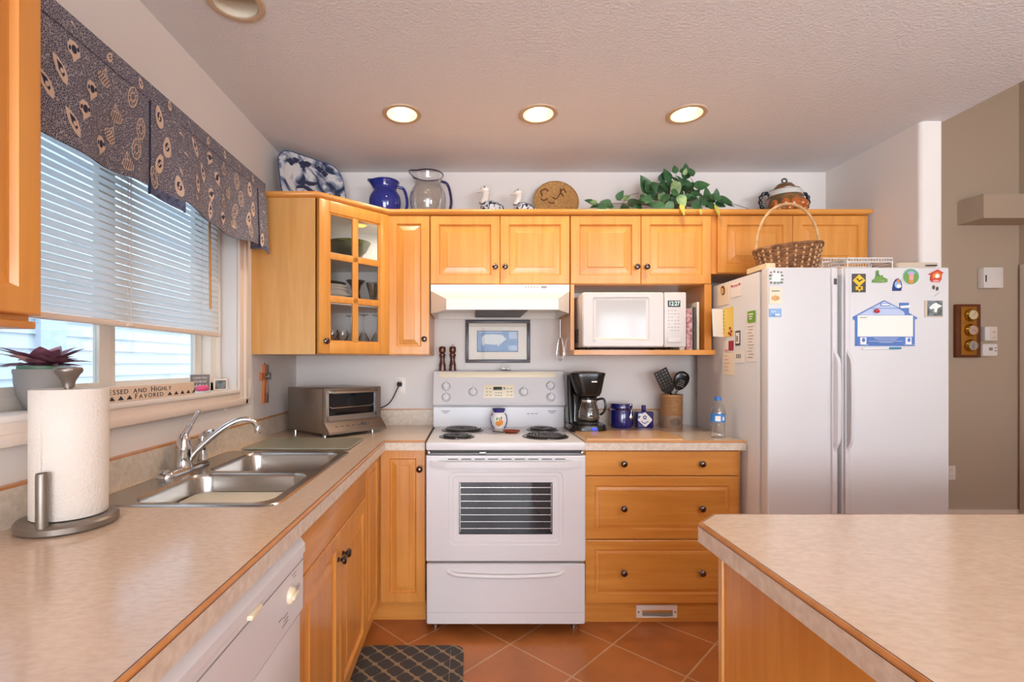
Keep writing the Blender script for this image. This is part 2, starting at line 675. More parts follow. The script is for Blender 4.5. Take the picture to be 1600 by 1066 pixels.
# valance cloth: navy with small pale squiggles
m, nt, bs, tc = nodes_of('navy_print', '#474B66', 0.9)
wv = nt.nodes.new('ShaderNodeTexVoronoi')
wv.feature = 'DISTANCE_TO_EDGE'
wv.inputs['Scale'].default_value = 185
nt.links.new(tc.outputs['Object'], wv.inputs['Vector'])
ln = math_n(nt, 'LESS_THAN', wv.outputs[0], 0.085)
mx = nt.nodes.new('ShaderNodeMix')
mx.data_type = 'RGBA'
nt.links.new(ln, mx.inputs['Factor'])
mx.inputs['A'].default_value = srgb('#42465E')
mx.inputs['B'].default_value = srgb('#ABA4A6')
nt.links.new(mx.outputs['Result'], bs.inputs['Base Color'])
mat('navy_plain', '#2E314A', 0.9)
mat('print_cream', '#D9C3B0', 0.9)
mat('navy_lining', '#5F6E90', 0.9)

# blue and white painted china (platter)
m, nt, bs, tc = nodes_of('painted_china', '#C9CCD0', 0.2)
nz = nt.nodes.new('ShaderNodeTexNoise')
nz.inputs['Scale'].default_value = 9
nz.inputs['Detail'].default_value = 7
nz.inputs['Distortion'].default_value = 1.6
nt.links.new(tc.outputs['Object'], nz.inputs['Vector'])
rp = nt.nodes.new('ShaderNodeValToRGB')
e = rp.color_ramp.elements
e[0].position, e[0].color = 0.36, srgb('#2E3A55')
e[1].position, e[1].color = 0.46, srgb('#8E98AC')
q = e.new(0.52)
q.color = srgb('#CFD0D0')
nt.links.new(nz.outputs[0], rp.inputs[0])
nt.links.new(rp.outputs[0], bs.inputs['Base Color'])
# goose body: blue and white floral glaze
m, nt, bs, tc = nodes_of('floral_glaze', '#C9CCD0', 0.2)
nz = nt.nodes.new('ShaderNodeTexNoise')
nz.inputs['Scale'].default_value = 30
nz.inputs['Detail'].default_value = 3
nz.inputs['Distortion'].default_value = 2.5
nt.links.new(tc.outputs['Object'], nz.inputs['Vector'])
rp = nt.nodes.new('ShaderNodeValToRGB')
e = rp.color_ramp.elements
e[0].position, e[0].color = 0.46, srgb('#20283F')
e[1].position, e[1].color = 0.52, srgb('#D5D8DE')
nt.links.new(nz.outputs[0], rp.inputs[0])
nt.links.new(rp.outputs[0], bs.inputs['Base Color'])
# blind slats let some daylight through
m, nt, bs, tc = nodes_of('slat_white', '#F1EEEA', 0.5)
tr = nt.nodes.new('ShaderNodeBsdfTranslucent')
tr.inputs[0].default_value = srgb('#F1F4F6')
ms = nt.nodes.new('ShaderNodeMixShader')
ms.inputs[0].default_value = 0.62
nt.links.new(bs.outputs[0], ms.inputs[1])
nt.links.new(tr.outputs[0], ms.inputs[2])
nt.links.new(ms.outputs[0], nt.nodes['Material Output'].inputs[0])
# ---------------------------------------------------------------- the room
XL, YB, XR, ZC = -1.07, 3.03, 2.185, 2.465
XC = 2.297          # where the kitchen ceiling ends
YF = -3.8           # rear wall
XE, YH, ZV = 4.53, 4.07, 4.2


def struct(name, b, m, label, cat, parent=None, **k):
    if parent is not None:
        return obj(name, b, m, parent, **k)
    return obj(name, b, m, None, label, cat, kind='structure', **k)


struct('floor', B().box(XL - .15, XE + .1, YF - .1, YH + .1, -.05, 0), 'terracotta_tile', 'terracotta tile floor laid on the diagonal with pale grout', 'floor', loc=(0, 0, 0))
# left wall with the window opening
WY0, WY1, WZ0, WZ1 = 0.93, 2.257, 1.17, 2.08
b = B()
b.box(XL - .15, XL, YF, WY0, 0, 2.75).box(XL - .15, XL, WY1, YB + .12, 0, 2.75)
b.box(XL - .15, XL, WY0, WY1, 0, WZ0).box(XL - .15, XL, WY0, WY1, WZ1, 2.75)
struct('wall_left', b, 'wall_paint', 'pale kitchen wall around the window over the sink', 'wall')
struct('wall_back', B().box(XL, XR, YB, YB + .12, 0, 2.75), 'wall_paint', 'pale kitchen wall behind the stove and wall cabinets', 'wall')
# short wall beside the fridge with a rounded corner bead
b = B()
poly = []
for cx, cy, a0 in ((XC - .022, 2.39 + .022, -90), (XR + .022, 2.39 + .022, 180)):
    for k in range(7):
        a = R(a0 + 90 * k / 6)
        poly.append((cx + .022 * math.cos(a), cy + .022 * math.sin(a)))
poly = poly[:7] + [(XC, YH), (XR, YH)] + poly[7:]
b.prism(poly, 'z', 0, ZC)
struct('wall_right', b, 'wall_paint', 'short white wall end with rounded corners beside the fridge', 'wall')
# ceiling with four round holes for the recessed lights
CANS = [(-.322, 2.32), (.319, 2.32), (1.018, 2.32), (-.765, 1.60)]
RH = 0.072
b = B()
xs = sorted({XL - .15, XC} | {q for c in CANS for q in (c[0] - .1, c[0] + .1)})
ys = sorted({YF - .1, YB + .12} | {q for c in CANS for q in (c[1] - .1, c[1] + .1)})
for i in range(len(xs) - 1):
    for j in range(len(ys) - 1):
        x0, x1, y0, y1 = xs[i], xs[i + 1], ys[j], ys[j + 1]
        hole = [c for c in CANS if abs((x0 + x1) / 2 - c[0]) < .05 and abs((y0 + y1) / 2 - c[1]) < .05 and x1 - x0 < .21 and y1 - y0 < .21]
        if hole:
            cx, cy = hole[0]
            n = 32
            outer, inner = [], []
            for k in range(n):
                a = 2 * PI * k / n + PI / 4
                ca, sa = math.cos(a), math.sin(a)
                q = .1 / max(abs(ca), abs(sa))
                outer.append((cx + q * ca, cy + q * sa, ZC))
                inner.append((cx + RH * ca, cy + RH * sa, ZC))
            b.loft([outer, inner], False, False)
        else:
            b.add([(x0, y0, ZC), (x1, y0, ZC), (x1, y1, ZC), (x0, y1, ZC)], [(0, 1, 2, 3)])
b.box(XL - .15, XC, YF - .1, YB + .12, 2.75, 2.8)
b.box(XC - .02, XC, YF - .1, YB + .12, ZC + .0004, 2.8)
struct('ceiling', b, 'ceiling_paint', 'textured off-white kitchen ceiling', 'ceiling', loc=(0, 0, 0), smooth=False)
b = B().box(XC - .01, XE + .1, YF - .1, YH + .1, ZV, ZV + .1)
struct('ceiling_vault', b, 'ceiling_paint', 'high ceiling of the room beyond the kitchen', 'ceiling')
struct('wall_loft', B().box(XC - .12, XC - .02, YF, YH, 2.8, ZV), 'hall_paint', 'upper wall above the kitchen ceiling edge', 'wall')
struct('wall_hall', B().box(XC, XE + .1, YH, YH + .1, 0, ZV), 'hall_paint', 'beige hall wall beyond the fridge with thermostats', 'wall')
struct('wall_east', B().box(XE, XE + .1, YF, YH, 0, ZV), 'hall_paint', 'far side wall of the hall', 'wall')
# header over the hall opening on the right
b = B().box(4.02, XE, 3.86, YH, 2.43, 2.62)
struct('wall_header', b, 'hall_paint', 'boxed bulkhead high on the hall wall', 'wall')
# rear wall with a patio door opening and a window opening (daylight)
b = B()
b.box(XL - .15, -.95, YF - .1, YF, 0, ZV).box(1.45, 2.25, YF - .1, YF, 0, ZV).box(3.75, XE + .1, YF - .1, YF, 0, ZV)
b.box(-.95, 1.45, YF - .1, YF, 2.08, ZV).box(2.25, 3.75, YF - .1, YF, 2.25, ZV).box(2.25, 3.75, YF - .1, YF, 0, .95)
struct('wall_rear', b, 'wall_paint', 'wall behind the camera with patio door and window', 'wall')
b = B()
for x in (-.95, .22, 1.39):
    b.box(x, x + .06, YF - .06, YF, 0, 2.08)
b.box(-.95, 1.45, YF - .06, YF, 2.02, 2.08).box(-.95, 1.45, YF - .06, YF, 0, .06)
struct('door_1', b, 'vinyl_frame', 'white patio door frame behind the camera', 'door')
b = B()
for x in (2.25, 2.97, 3.69):
    b.box(x, x + .06, YF - .06, YF, .95, 2.25)
b.box(2.25, 3.75, YF - .06, YF, 2.19, 2.25).box(2.25, 3.75, YF - .06, YF, .95, 1.01)
struct('window_2', b, 'vinyl_frame', 'white living room window frame behind the camera', 'window')
b = B().box(XC, XE, YH - .014, YH, 0, .085)
struct('baseboard_hall', b, 'trim_paint', 'pale baseboard along the hall wall', 'baseboard')
b = B().rbox(XE - .018, XE, 3.1, YH - .02, 0, 2.1, .004)
struct('trim_1', b, 'trim_paint', 'pale door casing at the end of the hall wall', 'trim')

# ---------------------------------------------------------------- kitchen window
win = thing('window_1', 'white sliding window over the sink in a pale casing', 'window', (XL, (WY0 + WY1) / 2, WZ0), kind='structure')
xo, xi = -1.215, -1.15
b = B()
b.box(xo, xi, WY0, WY0 + .05, WZ0, WZ1).box(xo, xi, WY1 - .075, WY1, WZ0, WZ1)
b.box(xo, xi, WY0, WY1, WZ0, WZ0 + .035).box(xo, xi, WY0, WY1, WZ1 - .04, WZ1)
b.box(xi - .03, xi + .012, WY1 - .03, WY1 - .012, WZ0, WZ1)
obj('frame', b, 'vinyl_frame', win)


def sash(y0, y1, x0, x1, sw, name='sash'):
    b = B()
    z0, z1 = WZ0 + .03, WZ1 - .035
    b.rbox(x0, x1, y0, y0 + sw, z0, z1, .003).rbox(x0, x1, y1 - sw, y1, z0, z1, .003)
    b.box(x0, x1, y0 + sw, y1 - sw, z0, z0 + .03).box(x0, x1, y0 + sw, y1 - sw, z1 - .03, z1)
    s = obj(name, b, 'vinyl_frame', win)
    xm = (x0 + x1) / 2
    obj('pane', B().box(xm - .002, xm + .002, y0 + sw, y1 - sw, z0 + .03, z1 - .03), 'window_glass', s)
    return s


sash(WY0 + .05, 1.585, -1.178, -1.156, .05)
s = sash(1.60, WY1 - .08, -1.21, -1.188, .05)
obj('sash_gap_shade', B().box(-1.2, -1.176, 1.585, 1.60, WZ0 + .03, WZ1 - .04), 'gap_dark', win)  # dark strip stands in for the shaded gap between the sashes
# casing: stepped trim round the opening
b = B()
y0, y1, z0, z1 = WY0 - .072, WY1 + .072, WZ0 - .072, WZ1 + .07
for (ya, yb, za, zb) in ((y0, WY0, z0, z1), (WY1, y1, z0, z1), (WY0, WY1, z0, WZ0), (WY0, WY1, WZ1, z1)):
    b.rbox(XL + .0005, XL + .014, ya, yb, za, zb, .004)
for (ya, yb, za, zb) in ((y0, y0 + .03, z0, z1), (y1 - .03, y1, z0, z1), (y0, y1, z0, z0 + .03), (y0, y1, z1 - .03, z1)):
    b.rbox(XL + .0005, XL + .022, ya, yb, za, zb, .006)
obj('casing', b, 'trim_paint', win)
obj('sill', B().rbox(xi, XL + .02, WY0, WY1, WZ0 - .016, WZ0 + .0012, .004), 'trim_white', win)

# neighbouring house seen through the window
b = B()
lp, xh = .105, -3.1
for k in range(52):
    z = -.6 + k * lp
    b.add([(xh + .016, -3.5, z), (xh + .016, 9, z), (xh, 9, z + lp), (xh, -3.5, z + lp), (xh, -3.5, z), (xh, 9, z)], [(0, 1, 2, 3), (0, 4, 5, 1)])
b.box(xh - .2, xh - .01, -3.5, 9, -.6, -.6 + 52 * lp)
hs = thing('neighbour_house', 'pale sided wall of the house next door seen through the window', 'house', (xh, 2.5, -.6))
obj('siding', b, 'siding', hs, smooth=False)
obj('corner_board', B().box(xh, xh + .05, 3.5, 3.72, -.6, 4.8), 'siding_trim', hs)
struct('ground_outside', B().box(-8, XL - .15, -6, 12, -.7, -.6), 'lawn', 'ground between the two houses', 'ground')

# ---------------------------------------------------------------- blinds and valance
bl = thing('window_blind', 'white slatted window blind half lowered over the sink window', 'blind', (-1.115, 1.57, 1.41))
b = B()
xb = -1.112
zz = 1.437
k = 0
while zz < 2.05:
    t = R(61)
    pts = []
    for q in (-1, -.5, 0, .5, 1):
        u = q * .0135
        bow = .0022 * (1 - q * q)
        # the inner edge hangs low
        pts.append((xb + u * math.cos(t) + bow * math.sin(t), zz - u * math.sin(t) + bow * math.cos(t)))
    y0, y1 = WY0 + .02, WY1 - .095 + rnd.uniform(-.002, .002)
    b.loft([[(p[0], y0, p[1]) for p in pts], [(p[0], y1, p[1]) for p in pts]], False, False, False)
    zz += .0225
obj('slats', b, 'slat_white', bl)
obj('bottom_rail', B().rbox(xb - .014, xb + .014, WY0 + .015, WY1 - .085, 1.406, 1.424, .004), 'trim_paint', bl)
obj('head_rail', B().rbox(xb - .018, xb + .018, WY0 + .01, WY1 - .08, 2.045, 2.078, .003), 'trim_white', bl)
for y in (1.16, 1.58, 2.02):
    b = B()
    b.tube([(xb + .0145, y, 1.42), (xb + .0145, y, 2.05)], .0009, 5)
    b.tube([(xb - .0145, y + .012, 1.42), (xb - .0145, y + .012, 2.05)], .0009, 5)
    obj('ladder_cord', b, 'wire_white', bl)
obj('pull_cord', B().tube([(xb + .02, 1.585, 2.05), (xb + .021, 1.585, 1.7), (xb + .02, 1.587, 1.40)], .0013, 6), 'wire_white', bl)
obj('cord_button', B().ball((xb + .018, 1.587, 1.412), (.008, .02, .008)), 'trim_paint', bl)
obj('tilt_wand', B().tube([(-1.082, 2.035, 2.05), (-1.080, 2.04, 1.9), (-1.078, 2.045, 1.515)], [.0035, .0045, .005], 8), 'amber_wand', bl)

va = thing('window_valance', 'navy printed fabric valance hanging across the top of the sink window', 'valance', (-.98, 1.6, 1.83))
VY0, VY1, VZ = .84, 2.345, 2.146


def vx(y, z):
    t = (VZ - z) / .32
    return -.972 + t * (.010 * math.sin(y * 11.5 + .6) + .006 * math.sin(y * 27)) - .006 * (1 - t)


def vz(y):
    # gently scalloped lower edge, deepest beside the tails
    u = (y - VY0) / (VY1 - VY0)
    return 1.825 + .014 * math.cos(u * 4 * PI) - .012 * (abs(2 * u - 1) > .93)


b = B()
NY, NZ = 130, 9
for off in (0, -.004):
    loops = []
    for i in range(NY + 1):
        y = VY0 + (VY1 - VY0) * i / NY
        zb = vz(y)
        loops.append([(vx(y, VZ - (VZ - zb) * j / NZ) + off, y, VZ - (VZ - zb) * j / NZ) for j in range(NZ + 1)])
    b.loft(loops, False, False, False, 0)
# returns to the wall and dust board
for y in (VY0, VY1):
    b.box(XL + .024, -.976, y - .002, y + .002, 1.835, VZ)
b.box(XL + .002, -.978, VY0, VY1, VZ - .012, VZ - .002)
# stitched rod pocket line
for i in range(NY):
    ya, yb = VY0 + (VY1 - VY0) * i / NY, VY0 + (VY1 - VY0) * (i + 1) / NY
    z = 2.094
    b.add([(vx(ya, z) + .0012, ya, z), (vx(yb, z) + .0012, yb, z), (vx(yb, z) + .0012, yb, z - .0022), (vx(ya, z) + .0012, ya, z - .0022)], [(0, 1, 2, 3)], 2)


def motif(y, z, kind, s, rot, base=.0018):
    if 1.50 < y < 1.655 or y > 2.255:
        base = .0112
    def P(u, v):
        yy = y + (u * math.cos(rot) - v * math.sin(rot)) * s
        zz_ = z + (u * math.sin(rot) + v * math.cos(rot)) * s
        return (yy, zz_)

    def poly(pts, mi, lift):
        q = [P(*p) for p in pts]
        b.add([(vx(p[0], p[1]) + base + lift, p[0], p[1]) for p in q], [list(range(len(q)))], mi)

    def ell(cu, cv, ru, rv, mi, lift, n=14, a0=0):
        poly([(cu + ru * math.cos(2 * PI * k / n + a0), cv + rv * math.sin(2 * PI * k / n + a0)) for k in range(n)], mi, lift)

    def ring(ru, rv, t, mi, lift, n=18, cu=0, cv=0):
        for k in range(n):
            a, c = 2 * PI * k / n, 2 * PI * (k + 1) / n
            poly([(cu + ru * math.cos(a), cv + rv * math.sin(a)), (cu + ru * math.cos(c), cv + rv * math.sin(c)),
                  (cu + (ru - t) * math.cos(c), cv + (rv - t) * math.sin(c)), (cu + (ru - t) * math.cos(a), cv + (rv - t) * math.sin(a))], mi, lift)
    if kind == 0:      # pointed oval with inner comma
        pts = [(math.cos(t) * .55 * (1 - .25 * math.sin(t)), math.sin(t)) for t in [2 * PI * k / 16 for k in range(16)]]
        poly(pts, 1, 0)
        ell(.0, .0, .30, .42, 2, .0006)
        ell(.08, .14, .13, .15, 1, .0012)
        ell(-.08, -.16, .13, .15, 1, .0012)
    elif kind == 1:    # spoked fan ring
        ring(.55, 1.0, .10, 1, 0)
        ring(.30, .45, .09, 1, .0004)
        for k in range(9):
            a = 2 * PI * k / 9
            c, d = math.cos(a), math.sin(a)
            poly([(.28 * c - .03 * d, .42 * d + .03 * c), (.52 * c - .03 * d, .95 * d + .03 * c), (.52 * c + .03 * d, .95 * d - .03 * c), (.28 * c + .03 * d, .42 * d - .03 * c)], 1, .0002)
    elif kind == 2:    # tied bag with lattice
        poly([(-.7, -.25), (-.55, -.62), (0, -.75), (.55, -.62), (.7, -.25), (.5, .12), (0, .22), (-.5, .12)], 1, 0)
        for k in range(-2, 3):
            poly([(k * .24 - .2, -.62), (k * .24 - .14, -.62), (k * .24 + .2, .1), (k * .24 + .14, .1)], 2, .0006)
            poly([(k * .24 + .2, -.62), (k * .24 + .14, -.62), (k * .24 - .2, .1), (k * .24 - .14, .1)], 2, .0007)
        for k in (-.32, 0, .32):
            poly([(k, .15), (k + .06, .15), (.05, .8), (-.02, .8)], 1, .0004)
    elif kind == 3:    # round mask with dark blots
        poly([(-.6, .1), (-.45, .6), (0, .8), (.45, .6), (.6, .1), (.3, -.5), (.1, -.9), (-.05, -.5), (-.45, -.3)], 1, 0)
        ell(0, .15, .24, .33, 2, .0006)
        ell(.32, .42, .12, .18, 2, .0006)
        ell(-.36, -.02, .1, .2, 2, .0006)
    elif kind == 4:    # leaf
        pts = [(-.55, .9), (-.1, .7), (.35, .2), (.5, -.4), (.35, -1.0), (-.05, -.75), (-.4, -.2), (-.55, .4)]
        poly(pts, 1, 0)
        poly([(-.3, .55), (.1, .3), (.25, -.3), (.1, -.5), (-.2, -.1)], 2, .0006)
        ell(.02, -.1, .14, .18, 1, .0012)
    else:              # small crescent
        poly([(-.5, .4), (-.1, .45), (.3, .1), (.45, -.4), (.25, -.15), (-.05, .1), (-.5, .2)], 1, 0)


rows = [(2.056, .0), (1.99, .5), (1.925, .12), (1.866, .62)]
kk = 0
for zi, (z, ph) in enumerate(rows):
    y = VY0 + .05 + ph * .13
    while y < VY1 - .03:
        kind = (kk * 5 + zi * 2) % 6
        motif(y, z + rnd.uniform(-.012, .012), kind, .034 if kind != 5 else .022, rnd.uniform(-.5, .35))
        y += .104 + rnd.uniform(-.008, .012)
        kk += 1
for y in [VY0 + .12 + .125 * k for k in range(12)]:
    motif(y, 2.12, 5 if rnd.random() < .5 else 0, .016, rnd.uniform(-.5, .3))
obj('cloth', b, ['navy_print', 'print_cream', 'navy_plain'], va, smooth=False)


def tail(y0, y1, xo_, zmid, zlow, name):
    b = B()
    n = 12
    rows_ = (2.09, 1.98, 1.9, zmid, zlow)
    P = []
    for i in range(n + 1):
        u = i / n
        y = y0 + (y1 - y0) * u
        sag = -.010 * u
        P.append([(vx(y, max(z, 1.83)) + xo_ + .003 * math.sin(u * PI), y, z + (sag if z < 1.88 else 0)) for z in rows_])
    for k in range(len(rows_) - 1):
        b.loft([[p[k], p[k + 1]] for p in P], False, False, False, 1 if k == len(rows_) - 2 else 0)
    # side edges back to the valance
    for p in (P[0], P[-1]):
        b.loft([[(q[0], q[1], q[2]) for q in p], [(q[0] - xo_ - .003, q[1], q[2]) for q in p]], False, False, False, 2)
    obj(name, b, ['navy_print', 'navy_flap', 'navy_plain'], va)


tail(1.50, 1.655, .006, 1.838, 1.806, 'tail')
tail(2.255, 2.344, .005, 1.845, 1.822, 'tail')

# ---------------------------------------------------------------- recessed ceiling lights
for i, (cx, cy) in enumerate(CANS):
    lit = i < 3
    lab = ['lit recessed ceiling light above the glass pitcher, leftmost of the row of three', 'lit recessed ceiling light above the wicker plate, middle of the row of three',
           'lit recessed ceiling light above the ivy, rightmost of the row of three', 'unlit recessed ceiling light near the valance'][i]
    t = thing('recessed_light', lab, 'ceiling light', (cx, cy, ZC), group='recessed ceiling lights')
    b = B()
    pr = [(RH - .001, 0.004), (RH - .001, -.004), (.078, -.006), (.09, -.004), (.093, 0), (.093, .0005)]
    b.lathe(pr, (cx, cy, ZC - .0008), 40, cap0=False, cap1=False)
    obj('trim_ring', b, 'ring_tan', t)
    b = B().lathe([(RH - .002, -.002), (.064, .05), (.05, .085), (.0, .086)], (cx, cy, ZC), 36, cap0=False, cap1=False)
    obj('baffle', b, 'baffle' if lit else 'baffle_unlit', t)
    b = B().lathe([(.0, .034), (.026, .036), (.036, .046), (.038, .06), (.03, .085)], (cx, cy, ZC), 28)
    obj('bulb', b, 'bulb_lit' if lit else 'bulb_off', t)
    if lit:
        l = bpy.data.lights.new('recessed_lamp', 'SPOT')
        l.energy = 17
        l.color = (1.0, .87, .70)
        l.spot_size = R(135)
        l.spot_blend = .6
        l.shadow_soft_size = .045
        o = bpy.data.objects.new('recessed_lamp', l)
        o.location = (cx, cy, ZC + .022)
        C.objects.link(o)
# ---------------------------------------------------------------- cabinets
def panel_door(w_, h, t=.02, g=.052, bev=.034, dep=.0105):
    """raised panel door in local space: x 0..w, z 0..h, front at y=0"""
    b = B()

    def loop(i, y):
        return [(i, y, i), (w_ - i, y, i), (w_ - i, y, h - i), (i, y, h - i)]
    ls = [loop(0, t), loop(0, .004), loop(.0015, .0012), loop(.004, 0), loop(g, 0), loop(g + .003, dep * .55), loop(g + .006, dep), loop(g + .010, dep), loop(g + .010 + bev, .0035), loop(g + .0115 + bev, .001)]
    b.loft(ls, True, True)
    return b


def slab_front(w_, h, t=.02):
    return B().rbox(0, w_, 0, t, 0, h, .003)


def knob(x, z):
    b = B().lathe([(.0, 0), (.0085, 0), (.0085, .002), (.0055, .004), (.0055, .012), (.010, .015), (.0155, .020), (.0155, .025), (.011, .030), (.004, .0315), (0, .0316)], n=20)
    b.rot(PI / 2, 'X')
    return b.move(x, 0, z)


def add_door(par, M, w_, h, kn=None, m='maple_upright', name='door', front=None, g=.052, bev=.034, label=None):
    b = (front or panel_door(w_, h, g=g, bev=bev)).xf(M)
    d = obj(name, b, m, par, label=label, angle=12)
    for k in (kn or []):
        obj('knob', knob(*k).xf(M), 'knob_metal', d)
    return d


G = .0025
WF = 2.705          # face of the wall cabinet boxes, doors stand 2 cm proud
# --- narrow wall cabinet
ct = thing('wall_cabinet', 'narrow single door maple wall cabinet between the glass door cabinet and the hood', 'cabinet', (-.335, 2.87, 1.335))
obj('body', B().box(-.449, -.222, WF, YB - .001, 1.335, 2.10), 'maple_upright', ct)
add_door(ct, FX(-.447, WF - .02, 1.337, 0), .224, .76, [(.197, .085)], g=.045, bev=.026)


def pair_cab(label, x0, x1, z0, z1, knobs, g=.048, gap_left=0.0):
    ct = thing('wall_cabinet', label, 'cabinet', ((x0 + x1) / 2, 2.87, z0))
    obj('body', B().box(x0 + .001, x1 - .001, WF, YB - .001, z0, z1 - .002), 'maple_upright', ct)
    xa = x0 + gap_left
    w_ = (x1 - xa) / 2 - G
    add_door(ct, FX(xa + G * .7, WF - .02, z0 + .002, 0), w_, z1 - z0 - .006, [(w_ - .026, .09)] if knobs else None, g=g)
    add_door(ct, FX(xa + (x1 - xa) / 2 + G * .3, WF - .02, z0 + .002, 0), w_, z1 - z0 - .006, [(.026, .09)] if knobs else None, g=g)
    return ct


pair_cab('two-door maple wall cabinet directly above the range hood', -.220, .543, 1.721, 2.10, True)
cm = pair_cab('two-door maple wall cabinet with an open microwave shelf below it', .545, 1.315, 1.721, 2.10, True)
obj('side_panel', B().box(.546, .566, WF - .018, YB - .001, 1.36, 1.721), 'maple_upright', cm)
obj('side_panel', B().box(1.276, 1.314, WF - .018, YB - .001, 1.36, 1.721), 'maple_upright', cm)
b = B()
pl = [(.548, 2.63), (.553, 2.625)] + [(1.29 + .026 * math.sin(R(a)), 2.651 - .026 * math.cos(R(a))) for a in range(0, 91, 15)] + [(1.316, YB - .001), (.548, YB - .001)]
b.prism(pl, 'z', 1.336, 1.362)
obj('microwave_shelf', b, 'maple_across', cm)
obj('back_panel', B().box(.566, 1.276, YB - .006, YB - .001, 1.362, 1.721), 'cabinet_white', cm)
pair_cab('shallow two-door maple wall cabinet above the fridge', 1.317, 2.168, 1.782, 2.10, False, g=.05, gap_left=.03)

# --- diagonal corner wall cabinet with glass door
A_, B2 = Vector((-.751, 2.408)), Vector((-.4505, WF - .003))
cg = thing('corner_wall_cabinet', 'diagonal maple corner wall cabinet with a six-pane glass door', 'cabinet', (-.8, 2.75, 1.335))
obj('side_panel', B().box(XL + .001, A_.x, A_.y, A_.y + .018, 1.335, 2.10), 'maple_pale', cg)
obj('side_panel', B().box(-.468, -.4505, WF + .002, YB - .001, 1.335, 2.10), 'cabinet_white', cg)
pent = [(XL + .002, A_.y + .019), (A_.x - .004, A_.y + .019), (-.470, WF + .006), (-.470, YB - .002), (XL + .002, YB - .002)]
obj('bottom_panel', B().prism(pent, 'z', 1.336, 1.354), 'maple_across', cg)
obj('top_panel', B().prism(pent, 'z', 2.084, 2.10), 'cabinet_white', cg)
pin = [(XL + .01, A_.y + .03), (A_.x - .08, A_.y + .03), (-.478, WF + .085), (-.478, YB - .01), (XL + .01, YB - .01)]
SH1, SH2 = 1.615, 1.865
for z in (SH1, SH2):
    obj('shelf', B().prism(pin, 'z', z - .016, z), 'cabinet_white', cg)
obj('back_panel', B().box(XL + .002, -.47, YB - .008, YB - .002, 1.354, 2.084).box(XL + .002, XL + .008, A_.y + .02, YB - .009, 1.354, 2.084), 'cabinet_white', cg)
ang = math.atan2(B2.y - A_.y, B2.x - A_.x)
LW = (B2 - A_).length
nrm = Vector((math.sin(ang), -math.cos(ang)))
MD = FX(A_.x + nrm.x * .02 + .002, A_.y + nrm.y * .02 + .002, 1.339, ang)
dw, dh = LW - .012, .757
b = B()
st, rl = .056, .058
for (xa, xb_, za, zb) in ((0, st, 0, dh), (dw - st, dw, 0, dh), (st, dw - st, 0, rl), (st, dw - st, dh - rl, dh)):
    b.rbox(xa, xb_, 0, .02, za, zb, .003)
b.rbox(dw / 2 - .017, dw / 2 + .017, .003, .018, rl, dh - rl, .004)
ph = (dh - 2 * rl)
for k in (1, 2):
    z = rl + ph * k / 3
    b.rbox(st, dw - st, .003, .018, z - .017, z + .017, .004)
# narrow bevelled lip inside the frame
for (xa, xb_, za, zb) in ((st, st + .008, rl, dh - rl), (dw - st - .008, dw - st, rl, dh - rl), (st, dw - st, rl, rl + .008), (st, dw - st, dh - rl - .008, dh - rl)):
    b.box(xa, xb_, .006, .016, za, zb)
dr = obj('door', b.xf(MD), 'maple_upright', cg)
obj('pane', B().box(st, dw - st, .011, .013, rl, dh - rl).xf(MD), 'door_glass', dr, label='six clear glass panes')
obj('knob', knob(.028, .06).xf(MD), 'knob_metal', dr)
pk = thing('puck_light', 'round warm puck light under the top of the glass door cabinet', 'cabinet light', (-.66, 2.78, 2.07))
obj('rim', B().lathe([(.042, .0), (.044, .004), (.044, .0135)], (-.63, 2.79, 2.07), 28, cap0=False, cap1=False), 'cabinet_white', pk)
obj('lens', B().lathe([(.0, .0), (.036, .001), (.042, .004), (.042, .012)], (-.63, 2.79, 2.07), 28), 'puck_glow', pk)
l = bpy.data.lights.new('puck_lamp', 'AREA')
l.shape = 'DISK'
l.size = .07
l.energy = 1.0
l.color = (1.0, .9, .76)
o = bpy.data.objects.new('puck_lamp', l)
o.location = (-.63, 2.79, 2.068)
C.objects.link(o)
# slim filler strips closing the gaps at both ends of the diagonal door
b = B().prism([(A_.x - .006, A_.y), (A_.x, A_.y), (A_.x + .006, A_.y + .012), (A_.x - .006, A_.y + .02)], 'z', 1.335, 2.10)
b.prism([(-.462, WF - .012), (-.4505, WF - .004), (-.4505, WF + .012), (-.468, WF + .01)], 'z', 1.335, 2.10)
obj('filler_strip', b, 'maple_upright', cg)

# --- continuous top board over the wall cabinets
b = B()
ov = .022
poly = [(XL + .001, A_.y - ov + .002), (A_.x + .008, A_.y - ov + .002), (B2.x + .010, WF - .02 - ov + .002), (2.178, WF - .02 - ov + .002), (2.178, YB - .001), (XL + .001, YB - .001)]


def inset(p, d):
    q = [list(x) for x in p]
    q[0][1] += d
    q[1][0] -= d * .4
    q[1][1] += d
    q[2][0] -= d * .4
    q[2][1] += d
    q[3][1] += d
    q[3][0] -= d
    q[4][0] -= d
    return q


b.loft([[(x, y, 2.10) for x, y in inset(poly, .012)], [(x, y, 2.106) for x, y in inset(poly, .004)], [(x, y, 2.112) for x, y in poly], [(x, y, 2.122) for x, y in poly], [(x, y, 2.126) for x, y in inset(poly, .003)]], True, True)
obj('cabinet_top_board', b, 'maple_across', None, 'long moulded maple top board running over all the wall cabinets', 'shelf board')
ZT = 2.126

# --- near wall cabinet at the left edge
ct = thing('wall_cabinet', 'maple wall cabinet left of the window, cut off by the photo edge', 'cabinet', (-.9, .52, 1.345))
obj('body', B().box(XL + .001, -.762, .14, .85, 1.36, 2.13), 'maple_upright', ct)
obj('light_rail', B().rbox(XL + .001, -.75, .14, .852, 1.349, 1.362, .003), 'maple_deep', ct)
M = FX(-.742, .142, 1.372, R(90))
dd = panel_door(.712, .755, g=.044, bev=.032).xf(M)
obj('door', dd, 'maple_upright', ct, angle=12)

